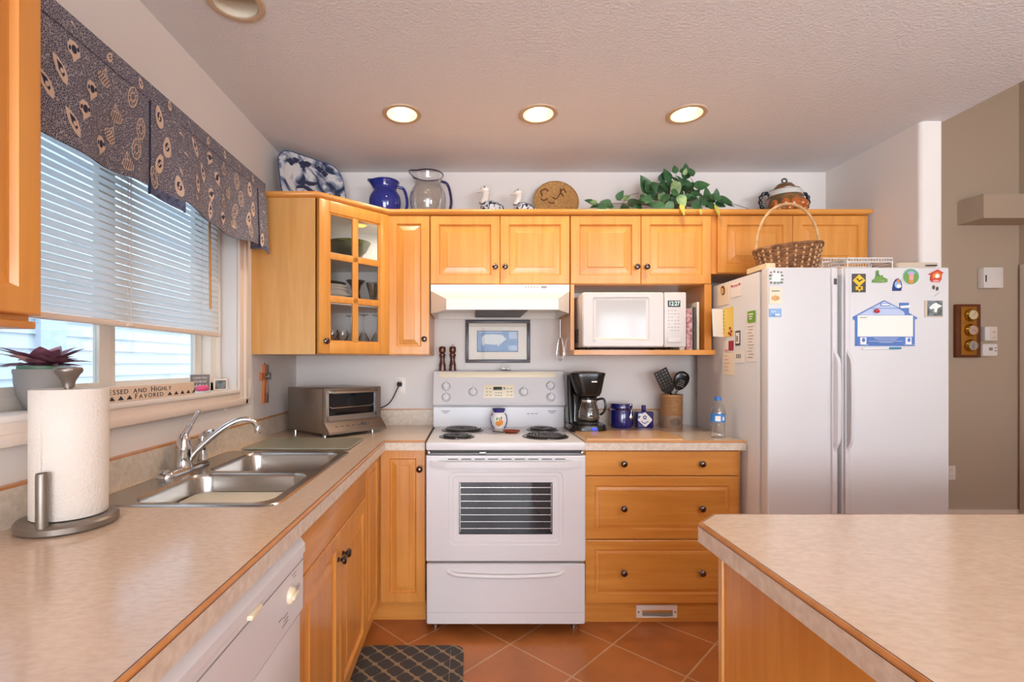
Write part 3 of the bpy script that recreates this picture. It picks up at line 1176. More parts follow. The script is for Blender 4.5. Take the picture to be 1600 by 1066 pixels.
# --- base cabinets, left run (faces +X)
XFc = -.447
sk = thing('base_cabinet', 'two-door maple sink base cabinet between the dishwasher and the corner', 'cabinet', (-.74, 1.69, 0))
obj('body', B().box(XL + .03, XFc - .02, 1.276, 1.30, .1, .868).box(XL + .03, XFc - .02, 2.09, 2.112, .1, .868).box(XL + .03, XFc - .02, 1.30, 2.09, .1, .70), 'maple_upright', sk)
obj('false_front', B().rbox(XFc - .02, XFc, 1.277, 2.111, .722, .868, .002), 'maple_deep', sk)
w2 = .834 / 2 - .002
add_door(sk, FX(XFc, 1.277, .112, R(90)), w2, .604, [(w2 - .028, .515)])
add_door(sk, FX(XFc, 1.277 + w2 + .004, .112, R(90)), w2, .604, [(.028, .515)])
obj('toe_kick', B().box(XL + .04, XFc - .06, 1.276, 2.112, 0, .1), 'maple_deep', sk)

# --- corner base cabinet with two doors meeting in the inside corner
YFc = 2.425
cc = thing('corner_base_cabinet', 'maple corner base cabinet with two doors meeting beside the stove', 'cabinet', (-.7, 2.7, 0))
pl = [(XL + .03, 2.114), (XFc - .02, 2.114), (XFc - .02, YFc + .02), (-.222, YFc + .02), (-.222, YB - .03), (XL + .03, YB - .03)]
obj('body', B().prism(pl, 'z', .1, .868), 'maple_upright', cc)
add_door(cc, FX(XFc, 2.116, .112, R(90)), YFc - 2.116 - .024, .754, None, g=.042, bev=.02)
add_door(cc, FX(XFc + .003, YFc, .112, 0), .222, .754, [(.195, .66)], g=.045, bev=.024)
pl = [(XL + .04, 2.114), (XFc - .06, 2.114), (XFc - .06, YFc + .055), (-.224, YFc + .055), (-.224, YB - .03), (XL + .04, YB - .03)]
obj('toe_kick', B().prism(pl, 'z', 0, .1), 'maple_across', cc)

# --- three drawer base cabinet right of the stove
dc = thing('drawer_cabinet', 'three-drawer maple base cabinet between the stove and the fridge', 'cabinet', (.94, 2.7, 0))
obj('body', B().box(.556, 1.325, YFc + .02, YB - .03, .098, .868), 'maple_upright', dc)
dx0, dx1 = .566, 1.322
dwid = dx1 - dx0


def drawer(z0, z1, raised):
    M = FX(dx0, YFc, z0, 0)
    h = z1 - z0
    fr = panel_door(dwid, h, g=.046, bev=.012, dep=.007) if raised else slab_front(dwid, h)
    d = obj('drawer', fr.xf(M), 'maple_across', dc, angle=12)
    for fx in (.245, .752):
        obj('knob', knob(dwid * fx, h * .5).xf(M), 'knob_metal', d)


drawer(.738, .858, False)
drawer(.424, .734, True)
drawer(.108, .420, True)
obj('toe_kick', B().box(.556, 1.325, YFc + .035, YFc + .05, 0, .098), 'maple_across', dc)
obj('filler_strip', B().box(1.322, 1.334, YFc + .012, YFc + .04, .0, .868), 'maple_upright', dc)
fr = thing('floor_register', 'small white metal air register with a bent louvre in the toe kick under the drawers', 'vent', (.92, YFc + .03, .0))
b = B()
x0, x1, z0, z1 = .826, 1.03, .022, .086
for q in ((x0, x1, z1 - .026, z1), (x0, x1, z0, z0 + .008), (x0, x0 + .03, z0 + .008, z1 - .026), (x1 - .022, x1, z0 + .008, z1 - .026)):
    b.rbox(q[0], q[1], YFc + .027, YFc + .0345, q[2], q[3], .002)
obj('face_plate', b, 'trim_white', fr)
b = B().prism([(x0 + .03, YFc + .034), (x0 + .1, YFc + .031), (x0 + .14, YFc + .026), (x0 + .182, YFc + .03), (x0 + .182, YFc + .033), (x0 + .14, YFc + .030), (x0 + .1, YFc + .0345)], 'z', z0 + .008, z0 + .026)
obj('louvre', b, 'mid_grey', fr)
b = B()
for x in (x0 + .012, x1 - .011):
    b.lathe([(0, 0), (.004, 0), (.003, .002), (0, .0025)], n=10).rot(0)
b = B().ball((x0 + .011, YFc + .0268, .052), (.004, .0015, .004)).ball((x1 - .01, YFc + .0268, .052), (.004, .0015, .004))
obj('screw', b, 'dark_grey', fr)

# ---------------------------------------------------------------- worktops
ZW = .914
CX = -.420          # left run front edge
CY = 2.395          # back run front edge
SX0, SX1, SY0, SY1 = -1.032, -.508, 1.290, 2.10       # sink cut-out (outer rim)
hole = (SX0 + .012, SX1 - .012, SY0 + .012, SY1 - .012)
wt = thing('worktop', 'beige laminate worktop in an L from the dishwasher around the corner to the stove', 'worktop', (-.74, 1.6, .87))
b = B()
Z0 = .872
b.box(XL + .001, hole[0], .02, CY, Z0, ZW).box(hole[1], CX, .02, CY, Z0, ZW)
b.box(hole[0], hole[1], .02, hole[2], Z0, ZW).box(hole[0], hole[1], hole[3], CY, Z0, ZW)
b.box(XL + .001, -.221, CY, YB - .001, Z0, ZW)
obj('top', b, 'laminate', wt, smooth=False)
# front edging: laminate band with a wood strip let into the top corner
ov = .003


def edging(path, par):
    """path: list of (x, y) along the front; outward on the right-hand side"""
    P = [Vector(p) for p in path]

    def off(d):
        res = []
        for i, p in enumerate(P):
            ns = []
            if i > 0:
                t = (P[i] - P[i - 1]).normalized()
                ns.append(Vector((t.y, -t.x)))
            if i < len(P) - 1:
                t = (P[i + 1] - P[i]).normalized()
                ns.append(Vector((t.y, -t.x)))
            n_ = sum(ns, Vector((0, 0))) / len(ns)
            n_ = n_ / n_.dot(ns[0]) if len(ns) > 1 else n_
            res.append(p + n_ * d)
        return res
    a, c = off(.0005), off(.0062)
    bb = B()
    for i in range(len(P) - 1):
        bb.loft([[(*a[i], Z0 - .004), (*c[i], Z0 - .004), (*c[i], ZW - .0085), (*a[i], ZW - .0085)], [(*a[i + 1], Z0 - .004), (*c[i + 1], Z0 - .004), (*c[i + 1], ZW - .0085), (*a[i + 1], ZW - .0085)]])
    obj('front_band', bb, 'laminate_edge', par, smooth=False)
    bb = B()
    for i in range(len(P) - 1):
        q = [[(*a_[i_], z) for a_, z in ((a, ZW - .0083), (c, ZW - .0083), (c, ZW - .006), (a, ZW + .0003))] for i_ in (i, i + 1) for a_c in (0,)]
        l0 = [(*a[i], ZW - .0083), (*c[i], ZW - .0083), (*c[i], ZW - .0045), ((a[i] * .6 + c[i] * .4).x, (a[i] * .6 + c[i] * .4).y, ZW + .0003), (*a[i], ZW + .0003)]
        j = i + 1
        l1 = [(*a[j], ZW - .0083), (*c[j], ZW - .0083), (*c[j], ZW - .0045), ((a[j] * .6 + c[j] * .4).x, (a[j] * .6 + c[j] * .4).y, ZW + .0003), (*a[j], ZW + .0003)]
        bb.loft([l0, l1])
    obj('wood_edge_strip', bb, 'edge_wood', par, smooth=False, label='reddish wood strip along the front edge')
    a2, c2, d2 = off(-.0012), off(.0003), off(.0065)
    bb = B()
    for i in range(len(P) - 1):
        j = i + 1
        bb.loft([[(*a2[q], ZW - .001), (*c2[q], ZW - .001), (*c2[q], ZW + .0006), (*a2[q], ZW + .0006)] for q in (i, j)])
        bb.loft([[(*c2[q], ZW - .0092), (*d2[q], ZW - .0092), (*d2[q], ZW - .0078), (*c2[q], ZW - .0078)] for q in (i, j)])
    obj('glue_line', bb, 'dark_walnut', par, smooth=False)


edging([(CX, .02), (CX, CY), (-.221, CY)][::1], wt) if False else edging([(CX, .02), (CX, CY - .0), (-.221, CY - .0)], wt)


def splash(x0, x1, y0, y1, par):
    obj('backsplash', B().box(x0, x1, y0, y1, ZW, 1.004), 'laminate_edge', par)
    obj('backsplash_cap', B().box(x0, x1, y0, y1, 1.004, 1.011), 'edge_wood', par)


splash(XL + .001, XL + .02, .02, YB - .001, wt)
splash(XL + .02, -.221, YB - .02, YB - .001, wt)
wr = thing('worktop', 'beige laminate worktop over the drawers holding the coffee maker', 'worktop', (.94, 2.7, .87))
obj('top', B().box(.556, 1.336, CY, YB - .001, Z0, ZW), 'laminate', wr, smooth=False)
edging([(.556, CY), (1.336, CY)], wr)
splash(.556, 1.20, YB - .02, YB - .001, wr)

# ---------------------------------------------------------------- peninsula
pn = thing('peninsula', 'maple panelled peninsula with a clipped-corner beige laminate top', 'counter', (1.4, .5, 0))
PX, PY = .545, 1.228
pl = [(PX, -.25), (3.2, -.25), (3.2, PY), (.61, PY), (PX, PY - .064)]
obj('top', B().prism(pl, 'z', Z0, ZW), 'laminate', pn, smooth=False)
edging([(3.2, PY), (.61, PY), (PX, PY - .064), (PX, -.25)], pn)
obj('end_panel', B().box(.604, .624, -.2, 1.176, .0, Z0 - .005), 'maple_upright', pn)
obj('carcass', B().box(.624, 3.15, -.2, 1.16, .09, Z0 - .005), 'maple_across', pn)
obj('corner_strip', B().rbox(.598, .612, 1.172, 1.19, .0, Z0 - .005, .002), 'maple_pale', pn)  # paler wood paints in the light caught by this edge
# ---------------------------------------------------------------- stove
SX0_, SX1_ = -.212, .548
YS = 2.335          # oven door front
sv = thing('stove', 'white electric coil stove with a windowed oven door and tall back control panel', 'stove', (.168, 2.65, 0))
b = B()
b.rbox(SX0_ + .004, SX1_ - .004, YS + .045, 2.93, .05, .872, .004)
obj('body', b, 'appliance_white', sv)
b = B()
b.rbox(SX0_, SX1_, YS + .004, 2.925, .876, .914, .008, 3)
obj('cooktop', b, 'appliance_white', sv)
obj('vent_gap', B().box(SX0_ + .012, SX1_ - .012, YS + .03, YS + .05, .858, .878), 'gap_dark', sv)
obj('latch', B().rbox(.04, .075, YS + .012, YS + .03, .859, .868, .003), 'steel', sv)
for x in (SX0_ + .008, SX1_ - .02):
    obj('hinge_bracket', B().rbox(x, x + .012, YS + .012, YS + .03, .858, .87, .002), 'steel', sv)
# back guard: riser and leaning control panel
b = B()
pl = [(2.918, .912), (2.918, 1.03), (2.905, 1.04), (2.876, 1.046), (2.872, 1.056), (2.878, 1.064), (2.926, 1.232), (2.932, 1.242), (2.945, 1.246), (3.005, 1.246), (3.005, .912)]
b.prism(pl, 'x', SX0_ - .006, SX1_ + .006)
bg = obj('back_panel', b, 'appliance_white', sv)


def on_panel(px, py, out=0.0):
    # point on the leaning control face seen at photo pixel
    d = 2.9
    for _ in range(20):
        p = at(px, py, d)
        t = (p.z - 1.064) / (1.232 - 1.064)
        d = 2.878 + t * .048 - out
    return at(px, py, d)


TILT = -math.atan2(.048, .168)
for k, (px, py) in enumerate(((697, 604), (697, 621), (739, 612.5), (818, 612.5), (860, 603), (860.5, 621))):
    p = on_panel(px, py)
    b = B().lathe([(.023, 0), (.023, .003), (.020, .005), (.0185, .018), (.016, .021), (0, .0215)], n=26)
    b.rbox(-.006, .006, -.019, .019, .02, .027, .002)
    b.rot(PI / 2, 'X').rot(TILT, 'X').move(*p)
    kb = obj('knob', b, 'appliance_white', sv)
    b = B().lathe([(.0265, 0), (.0265, .0012), (.0232, .0014)], n=30, cap1=False).rot(PI / 2, 'X').rot(TILT, 'X').move(*p)
    obj('dial_ring', b, 'mid_grey', kb)
    b = B().box(-.0015, .0015, -.001, 0, .033, .036).rot(TILT, 'X').move(*p)
    obj('dial_mark', b, 'ink', kb)
p0, p1 = on_panel(755, 622), on_panel(803, 602)
b = B().rbox(-(p1.x - p0.x) / 2, (p1.x - p0.x) / 2, -.0025, .001, 0, .078, .002).rot(TILT, 'X').move((p0.x + p1.x) / 2, p0.y, p0.z)
pd = obj('clock_panel', b, 'appliance_cream', sv)
b = B().rbox(-.026, .026, -.004, 0, .046, .066, .001).rot(TILT, 'X').move((p0.x + p1.x) / 2 - .005, p0.y, p0.z)
obj('clock_display', b, 'clock_green', pd)
b = B()
for i in range(3):
    for x in (-.075, -.055, .048, .068):
        b.box(x, x + .012, -.0035, 0, .014 + i * .02, .018 + i * .02)
b.box(.028, .04, -.0035, 0, .05, .064)
for x in (-.02, -.005, .01):
    b.box(x, x + .009, -.0035, 0, .012, .017).box(x, x + .009, -.0035, 0, .028, .033)
b.rot(TILT, 'X').move((p0.x + p1.x) / 2, p0.y, p0.z)
obj('button', b, 'faint_ink', pd)
q0, q1 = on_panel(686, 590), on_panel(869, 583)
b = B().rbox(q0.x, q1.x, -.004, .004, 0, .033, .003).rot(TILT, 'X').move(0, q0.y, q0.z)
obj('lamp_cover', b, 'appliance_cream', bg, label='cream strip along the top of the control panel')
b = B()
for x in (SX0_ + .04, SX1_ - .09):
    b.box(x, x + .05, 2.9165, 2.918, 1.005, 1.01).box(x + .01, x + .04, 2.9165, 2.918, .995, .999)
for i in range(3):
    b.rbox(.335 + i * .024, .351 + i * .024, 2.9155, 2.918, .99, .994, .001)
obj('riser_marks', b, 'faint_ink', bg)
# burners
for (x, y, r) in ((-.045, 2.775, .105), (-.070, 2.52, .078), (.408, 2.79, .078), (.385, 2.53, .105)):
    pts = []
    turns = 5 if r > .09 else 4
    n = turns * 26
    for i in range(n + 1):
        a = 2 * PI * i / 26
        q = .018 + (r - .022) * i / n
        pts.append((x + q * math.cos(a), y + q * math.sin(a), .9235))
    bu = obj('burner', B().tube(pts, .0048 if r > .09 else .0044, 6), 'black_coil', sv)
    b = B().lathe([(r + .013, .0005), (r + .012, .004), (r + .003, .005), (r - .012, .002), (.03, .0012), (0, .001)], (x, y, .914), 36)
    obj('drip_pan', b, 'pan_metal', bu)
    b = B()
    for a in (0, 120, 240):
        ca, sa = math.cos(R(a + 30)), math.sin(R(a + 30))
        b.tube([(x + .01 * ca, y + .01 * sa, .9185), (x + (r + .004) * ca, y + (r + .004) * sa, .9185)], .0025, 6)
    obj('coil_support', b, 'steel', bu)
# oven door
dz0, dz1 = .352, .852
wx0, wx1, wz0, wz1 = -.054, .390, .478, .725
b = B()
for q in ((SX0_ + .002, wx0, dz0, dz1), (wx1, SX1_ - .002, dz0, dz1), (wx0, wx1, dz0, wz0), (wx0, wx1, wz1, dz1)):
    b.box(q[0], q[1], YS + .006, YS + .04, q[2], q[3])
xm, zm = (SX0_ + SX1_) / 2, (dz0 + dz1) / 2


def rr_xz(x0, x1, z0, z1, r, y, n=6):
    return [(p[0], y, p[1]) for p in [(q[0], q[1]) for q in rrect((x0 + x1) / 2, (z0 + z1) / 2, x1 - x0, z1 - z0, r, 0, n)]]


# front skin with rounded outline, embossed rounded steps and the window hole
b.loft([rr_xz(SX0_ + .002, SX1_ - .002, dz0, dz1, .006, YS + .012), rr_xz(SX0_ + .002, SX1_ - .002, dz0, dz1, .006, YS + .003), rr_xz(SX0_ + .005, SX1_ - .005, dz0 + .003, dz1 - .003, .006, YS),
        rr_xz(wx0 - .05, wx1 + .05, wz0 - .05, wz1 + .05, .03, YS), rr_xz(wx0 - .047, wx1 + .047, wz0 - .047, wz1 + .047, .028, YS + .003), rr_xz(wx0 - .030, wx1 + .030, wz0 - .030, wz1 + .030, .02, YS + .003),
        rr_xz(wx0 - .027, wx1 + .027, wz0 - .027, wz1 + .027, .018, YS + .005), rr_xz(wx0, wx1, wz0, wz1, .003, YS + .006), rr_xz(wx0, wx1, wz0, wz1, .003, YS + .02)], False, False)
od = obj('oven_door', b, 'appliance_white', sv, angle=20)
obj('window', B().box(wx0 - .001, wx1 + .001, YS + .012, YS + .016, wz0 - .001, wz1 + .001), 'oven_glass', od)
b = B()
for k in range(7):
    z = wz0 + (wz1 - wz0) * (k + .8) / 7.6
    b.box(wx0 + .004, wx1 - .004, YS + .0105, YS + .012, z - .0013, z + .0013)
b.box(wx0 + .004, wx0 + .006, YS + .0105, YS + .012, wz0 + .01, wz1 - .005).box(wx1 - .006, wx1 - .004, YS + .0105, YS + .012, wz0 + .01, wz1 - .005)
obj('window_stripes', b, 'steel', od)
b = B()
for k in range(9):
    x = SX0_ + .105 + k * .0635
    b.box(x, x + .048, YS - .0008, YS + .002, .8345, .8385)
obj('vent_slot', b, 'gap_dark', od)
pl = [(SX0_ + .02, YS + .001), (SX0_ + .022, YS - .012), (SX0_ + .085, YS - .040), (SX0_ + .11, YS - .042), (SX1_ - .11, YS - .042), (SX1_ - .085, YS - .040), (SX1_ - .022, YS - .012), (SX1_ - .02, YS + .001), (SX1_ - .05, YS + .001), (SX1_ - .095, YS - .022), (SX0_ + .095, YS - .022), (SX0_ + .05, YS + .001)]
b = B()
for za, zb, i in ((.803, .807, .003), (.807, .826, 0), (.826, .830, .003)):
    pass
b.prism(pl, 'z', .803, .829)
obj('handle', b, 'appliance_white', od)
# storage drawer
b = B()
b.loft([rr_xz(SX0_ + .004, SX1_ - .004, .052, .340, .008, YS + .05), rr_xz(SX0_ + .004, SX1_ - .004, .052, .340, .008, YS + .005), rr_xz(SX0_ + .008, SX1_ - .008, .056, .336, .008, YS)], True, True)
dw_ = obj('storage_drawer', b, 'appliance_white', sv, angle=20)
obj('seam', B().box(SX0_ + .006, SX1_ - .006, YS - .0006, YS, .108, .1105), 'appliance_grey', dw_)
pts = []
for i in range(25):
    u = i / 24
    x = SX0_ + .105 + u * (.76 - .21)
    e_ = min(1, min(u, 1 - u) / .07)
    pts.append((x, YS + .004 - .018 * (1 - (1 - e_) ** 2), .296 - .012 * (1 - (2 * u - 1) ** 2) + .006 * (1 - e_)))
b = B().tube(pts, .009, 10)
obj('handle', b, 'appliance_white', dw_)
b = B()
for x in (SX0_ + .04, SX1_ - .04):
    b.lathe([(.018, 0), (.018, .012), (.010, .016), (.010, .055)], (x, YS + .09, 0), 14)
obj('foot', b, 'steel', sv)

# ---------------------------------------------------------------- range hood
hd = thing('range_hood', 'white range hood with angled corners under the wall cabinet above the stove', 'range hood', (.16, 2.8, 1.56))
x0, x1 = -.216, .539
yt, yl = 2.684, 2.50
lx0, lx1 = -.122, .446
zl0, zl1, zs, zt = 1.563, 1.618, 1.685, 1.7195
zi_ = 1.60
b = B()
V = dict(T0=(x0, yt, zt), T1=(x1, yt, zt), S0=(x0, yt, zs), S1=(x1, yt, zs), L0=(lx0, yl, zl1), L1=(lx1, yl, zl1), l0=(lx0, yl, zl0), l1=(lx1, yl, zl0),
         B0=(x0, yt + .01, zl0), B1=(x1, yt + .01, zl0), W0=(x0, YB - .002, zl0), W1=(x1, YB - .002, zl0), U0=(x0, YB - .002, zt), U1=(x1, YB - .002, zt))
ins = dict(i0=(lx0 + .008, yl + .015, zl0), i1=(lx1 - .008, yl + .015, zl0), j0=(x0 + .018, yt + .014, zl0), j1=(x1 - .018, yt + .014, zl0), k0=(x0 + .018, YB - .02, zl0), k1=(x1 - .018, YB - .02, zl0))
V.update(ins)
for k_ in list(ins):
    V[k_ + 'u'] = ins[k_][:2] + (zi_,)
names = list(V)
F = ['T0 T1 S1 S0', 'S0 S1 L1 L0', 'L0 L1 l1 l0', 'S0 L0 l0 B0', 'S1 B1 l1 L1', 'T0 S0 B0 W0 U0', 'T1 U1 W1 B1 S1', 'T0 U0 U1 T1', 'U0 W0 W1 U1',
     'l0 l1 i1 i0', 'l0 i0 j0 B0', 'l1 B1 j1 i1', 'B0 j0 k0 W0', 'B1 W1 k1 j1', 'W0 k0 k1 W1',
     'i0 i1 i1u i0u', 'i0 i0u j0u j0', 'i1 j1 j1u i1u', 'j0 j0u k0u k0', 'j1 k1 k1u j1u', 'k0 k0u k1u k1', 'i0u i1u j1u k1u k0u j0u']
b.add([V[q] for q in names], [[names.index(q) for q in f_.split()] for f_ in F])
hb = obj('canopy', b, 'hood_white', hd, smooth=False)
b = B()
for i in range(5):
    x = .296 + i * .016
    b.box(x, x + .01, yt - .0012, yt, 1.703, 1.708)
b.box(.385, .415, yt - .003, yt, 1.70, 1.711)
obj('vent_slots', b, 'faint_ink', hd)
obj('front_plate', B().rbox(.03, .29, yt - .002, yt, 1.69, 1.715, .001), 'hood_white', hd)
b = B().rbox(.028, .302, 2.58, 2.97, 1.566, 1.599, .004)
obj('filter', b, 'filter_grey', hd)
obj('lamp_lens', B().lathe([(.035, .03), (.035, .012), (.025, .002), (0, 0)], (.20, 2.56, 1.569), 20), 'appliance_cream', hd)

# ---------------------------------------------------------------- fridge
fx0, fx1, fy, fz = 1.347, 2.168, 2.23, 1.725
fg = thing('fridge', 'white side-by-side fridge freezer covered with magnets and notes', 'fridge', ((fx0 + fx1) / 2, 2.6, 0))
obj('body', B().rbox(fx0, fx1, fy + .07, 2.93, .03, fz - .006, .006), 'fridge_white', fg)
obj('gasket', B().box(fx0 + .008, fx1 - .008, fy + .055, fy + .071, .09, fz - .01), 'appliance_grey', fg)
obj('grille', B().box(fx0 + .01, fx1 - .01, fy + .05, fy + .09, .0, .08), 'appliance_grey', fg)
xs_ = (1306 - 735) / 770 * fy
xs2 = (1320 - 735) / 770 * fy
for (xa, xb_, nm, side) in ((fx0, xs_ + .006, 'freezer', 1), (xs2 - .012, fx1, 'fridge', -1)):
    d = obj('door', B().rbox(xa, xb_, fy, fy + .055, .095, fz, .007, 3), 'fridge_white', fg)
    xe = xb_ - .030 if side > 0 else xa + .006
    # full height edge trim
    obj('edge_trim', B().rbox(xe, xe + .024, fy - .012, fy + .003, .1, fz - .004, .004), 'appliance_white', d)
    # bowed grip
    xg = xe + .012
    prof = [(1.375, .010), (1.345, .014), (1.325, .026), (1.31, .036), (1.285, .041), (1.12, .043), (.96, .041), (.935, .036), (.915, .024), (.90, .014), (.875, .010)]
    b = B().loft([[(xg - wd_, fy - .001, z), (xg - wd_, fy - y + .003, z), (xg - wd_ + .003, fy - y, z), (xg + wd_ - .003, fy - y, z), (xg + wd_, fy - y + .003, z), (xg + wd_, fy - .001, z)] for z, y in prof for wd_ in (.0075,)])
    obj('handle', b, 'appliance_white', d)
    if side > 0:
        obj('badge', B().box(xe + .006, xe + .019, fy - .0135, fy - .0118, 1.645, 1.672), 'dark_grey', d)
    b = B().box(xe + .002, xe + .03, fy - .0005, fy, fz - .012, fz - .010)
    obj('hinge_line', b, 'mid_grey', d)

# ---------------------------------------------------------------- dishwasher
dwx = -.432
dy0, dy1 = .668, 1.272
ds = thing('dishwasher', 'white built-in dishwasher with a dial under the left worktop', 'dishwasher', (-.7, .97, 0))
obj('body', B().box(XL + .04, dwx - .045, dy0 + .004, dy1 - .004, .09, .866), 'appliance_grey', ds)
# control panel with a rolled top edge
pr = [(dwx - .04, .652), (dwx - .006, .652), (dwx, .66), (dwx + .001, .80), (dwx + .006, .806), (dwx + .006, .826), (dwx - .002, .838), (dwx - .012, .853), (dwx - .022, .860), (dwx - .04, .860)]
b = B().loft([[(p[0], dy0, p[1]) for p in pr], [(p[0], dy1 - .002, p[1]) for p in pr], [(p[0] - .004, dy1, p[1] + (.003 if p[1] < .7 else -.003)) for p in pr]], True, True)
cp = obj('control_panel', b, 'appliance_white', ds, angle=25)
obj('panel_groove', B().box(dwx - .001, dwx + .0018, dy0, dy1 - .003, .786, .789), 'mid_grey', cp)
b = B().lathe([(.020, 0), (.020, .004), (.017, .010), (.014, .012), (0, .013)], n=26, sx=1)
b.rbox(-.005, .005, -.017, .017, .011, .018, .002)
b.rot(R(90), 'Y').move(dwx + .0005, 1.178, .735)
obj('dial', b, 'appliance_cream', cp)
b = B()
for (y, z, l) in ((1.19, .775, .03), (1.20, .767, .02), (1.222, .735, .022), (1.222, .728, .026), (1.222, .716, .02), (1.135, .70, .03), (1.14, .69, .026), (1.13, .682, .036), (1.11, .705, .02)):
    b.box(dwx, dwx + .0012, y, y + l, z, z + .0022)
obj('marking', b, 'faint_ink', cp)
obj('latch', B().rbox(dwx - .002, dwx + .012, .95, 1.0, .792, .803, .003), 'appliance_cream', cp)
obj('door', B().rbox(dwx - .035, dwx - .006, dy0 + .002, dy1 - .003, .12, .648, .004), 'appliance_white', ds)
obj('kick_plate', B().box(dwx - .07, dwx - .055, dy0, dy1 - .004, .0, .115), 'appliance_white', ds)

# ---------------------------------------------------------------- microwave
mz0 = 1.362
mx0, mx1, my0 = .588, 1.133, 2.585
mw = thing('microwave', 'white countertop microwave oven on the open cabinet shelf', 'microwave', ((mx0 + mx1) / 2, 2.78, mz0))
hh0, hh1 = mz0 + .014, mz0 + .302
obj('casing', B().rbox(mx0 + .002, mx1 - .002, my0 + .03, 2.99, hh0, hh1 - .003, .006), 'mw_white', mw)
xsplit = .985 + .03
dxa, dxb, dza, dzb = .66, .922, hh0 + .048, hh1 - .042
b = B()
b.loft([rr_xz(mx0, xsplit, hh0, hh1, .012, my0 + .03), rr_xz(mx0, xsplit, hh0, hh1, .012, my0 + .008), rr_xz(mx0 + .006, xsplit - .002, hh0 + .006, hh1 - .006, .012, my0), rr_xz(dxa - .018, dxb + .018, dza - .016, dzb + .016, .012, my0), rr_xz(dxa - .012, dxb + .012, dza - .01, dzb + .01, .01, my0 + .004), rr_xz(dxa, dxb, dza, dzb, .004, my0 + .005)], True, False)
md = obj('door', b, 'mw_white', mw, angle=25)
mat('mw_window', '#BDBAB7', 0.10, spec=0.35)
obj('window', B().box(dxa, dxb, my0 + .0045, my0 + .009, dza, dzb), 'mw_window', md)
obj('window_lip', B().box(dxa - .006, dxb + .006, my0 + .002, my0 + .006, dza - .008, dza), 'appliance_cream', md)
obj('emblem', B().lathe([(.008, 0), (.008, .0012), (0, .0013)], n=18).rot(PI / 2, 'X').move(.648, my0, hh0 + .032), 'appliance_grey', md)
cpn = obj('control_panel', B().rbox(xsplit + .002, mx1, my0, my0 + .032, hh0, hh1, .006), 'mw_white', mw)
pd = obj('display', B().box(1.035, 1.101, my0 - .001, my0 + .002, hh1 - .078, hh1 - .044), 'display_black', cpn)
obj('lettering', text_b('12:27', .031, sx=.82).move(1.068, my0 - .0014, hh1 - .061), 'display_glow', pd)
b = B()
for r_ in range(7):
    for c_ in range(4):
        if (r_ * 4 + c_) % 7 == 3:
            continue
        x = 1.036 + c_ * .017
        z = hh1 - .095 - r_ * .0175
        b.box(x, x + .009, my0 - .0008, my0, z - .003, z)
obj('button', b, 'faint_ink', cpn)
obj('door_button', B().rbox(1.033, 1.105, my0 - .005, my0, hh0 + .022, hh0 + .052, .004), 'mw_white', cpn)
b = B()
for k in range(7):
    b.box(mx0 + .0005, mx0 + .003, my0 + .10, my0 + .20, hh0 + .03 + k * .011, hh0 + .035 + k * .011)
obj('side_vent', b, 'dark_grey', mw)
b = B()
for x in (mx0 + .05, mx1 - .05):
    for y in (my0 + .08, 2.95):
        b.lathe([(.015, 0), (.013, .016)], (x, y, mz0), 12)
obj('foot', b, 'black_plastic', mw)

# ---------------------------------------------------------------- toaster oven
tw, td, th = .365, .34, .232
to = thing('toaster_oven', 'stainless toaster oven set at an angle in the worktop corner', 'toaster oven', (-.742, 2.485, ZW), R(50))
b = B()
b.rbox(0, tw, .008, td, .016, .016 + th, .006)
obj('casing', b, 'brushed_steel', to, local=True)
b = B()
z0, z1 = .075, .016 + th
for q in ((0, .018, z0, z1), (tw - .03, tw, z0, z1), (.018, tw - .03, z1 - .012, z1), (.018, tw - .03, z0, z0 + .006)):
    b.box(q[0], q[1], -.006, .01, q[2], q[3])
obj('front_frame', b, 'brushed_steel', to, local=True)
b = B()
da, db, dz0_, dz1_ = .02, tw - .032, .082, z1 - .010
for q in ((da, da + .006, dz0_, dz1_), (db - .012, db, dz0_, dz1_), (da, db, dz0_, dz0_ + .026), (da, db, dz1_ - .018, dz1_)):
    b.box(q[0], q[1], -.012, .004, q[2], q[3])
dd = obj('door', b, 'steel', to, local=True)
obj('window', B().box(da + .005, db - .01, -.006, -.003, dz0_ + .024, dz1_ - .016), 'oven_glass', dd, local=True)
obj('handle', B().tube([(da + .02, -.012, dz1_ - .011), (da + .02, -.036, dz1_ - .011), (db - .02, -.036, dz1_ - .011), (db - .02, -.012, dz1_ - .011)], .008, 10), 'steel', dd, local=True)
b = B().tube([(da + .012, -.0075, .155), (da + .025, -.0075, .147), (db - .03, -.0075, .147), (db - .018, -.0075, .157)], .0022, 6)
obj('rack_wire', b, 'chrome', dd, local=True)
b = B()
pr = [(.012, .078), (-.008, .076), (-.052, .030), (-.055, .018), (.012, .016)]
b.prism(pr, 'x', 0, tw)
cpn = obj('control_panel', b, 'brushed_steel', to, local=True, smooth=False)
b = B()
for k in range(9):
    u = .05 + k * .034
    for z in (.0,):
        y_, z_ = -.032 - .0, .0515
        b.box(u, u + .016, -.0325, -.0305, .0505, .054)
b.box(.215, .245, -.036, -.026, .046, .060)
obj('button', b, 'dark_grey', cpn, local=True)
b = B()
for x in (.03, tw - .03):
    for y in (.03, td - .03):
        b.lathe([(.012, 0), (.012, .018)], (x, y, 0), 12)
obj('foot', b, 'chrome', to, local=True)
pl_ = Vector((-.432, 3.02, 1.166))
p_end = Vector((-.56, 2.93, 1.01))
pts = []
cpts = [pl_ + Vector((0, -.03, -.004)), pl_ + Vector((-.01, -.045, -.03)), Vector((-.47, 2.96, 1.075)), Vector((-.50, 2.94, 1.04)), Vector((-.55, 2.93, 1.022)), Vector((-.64, 2.92, 1.01)), Vector((-.70, 2.88, 1.0))]


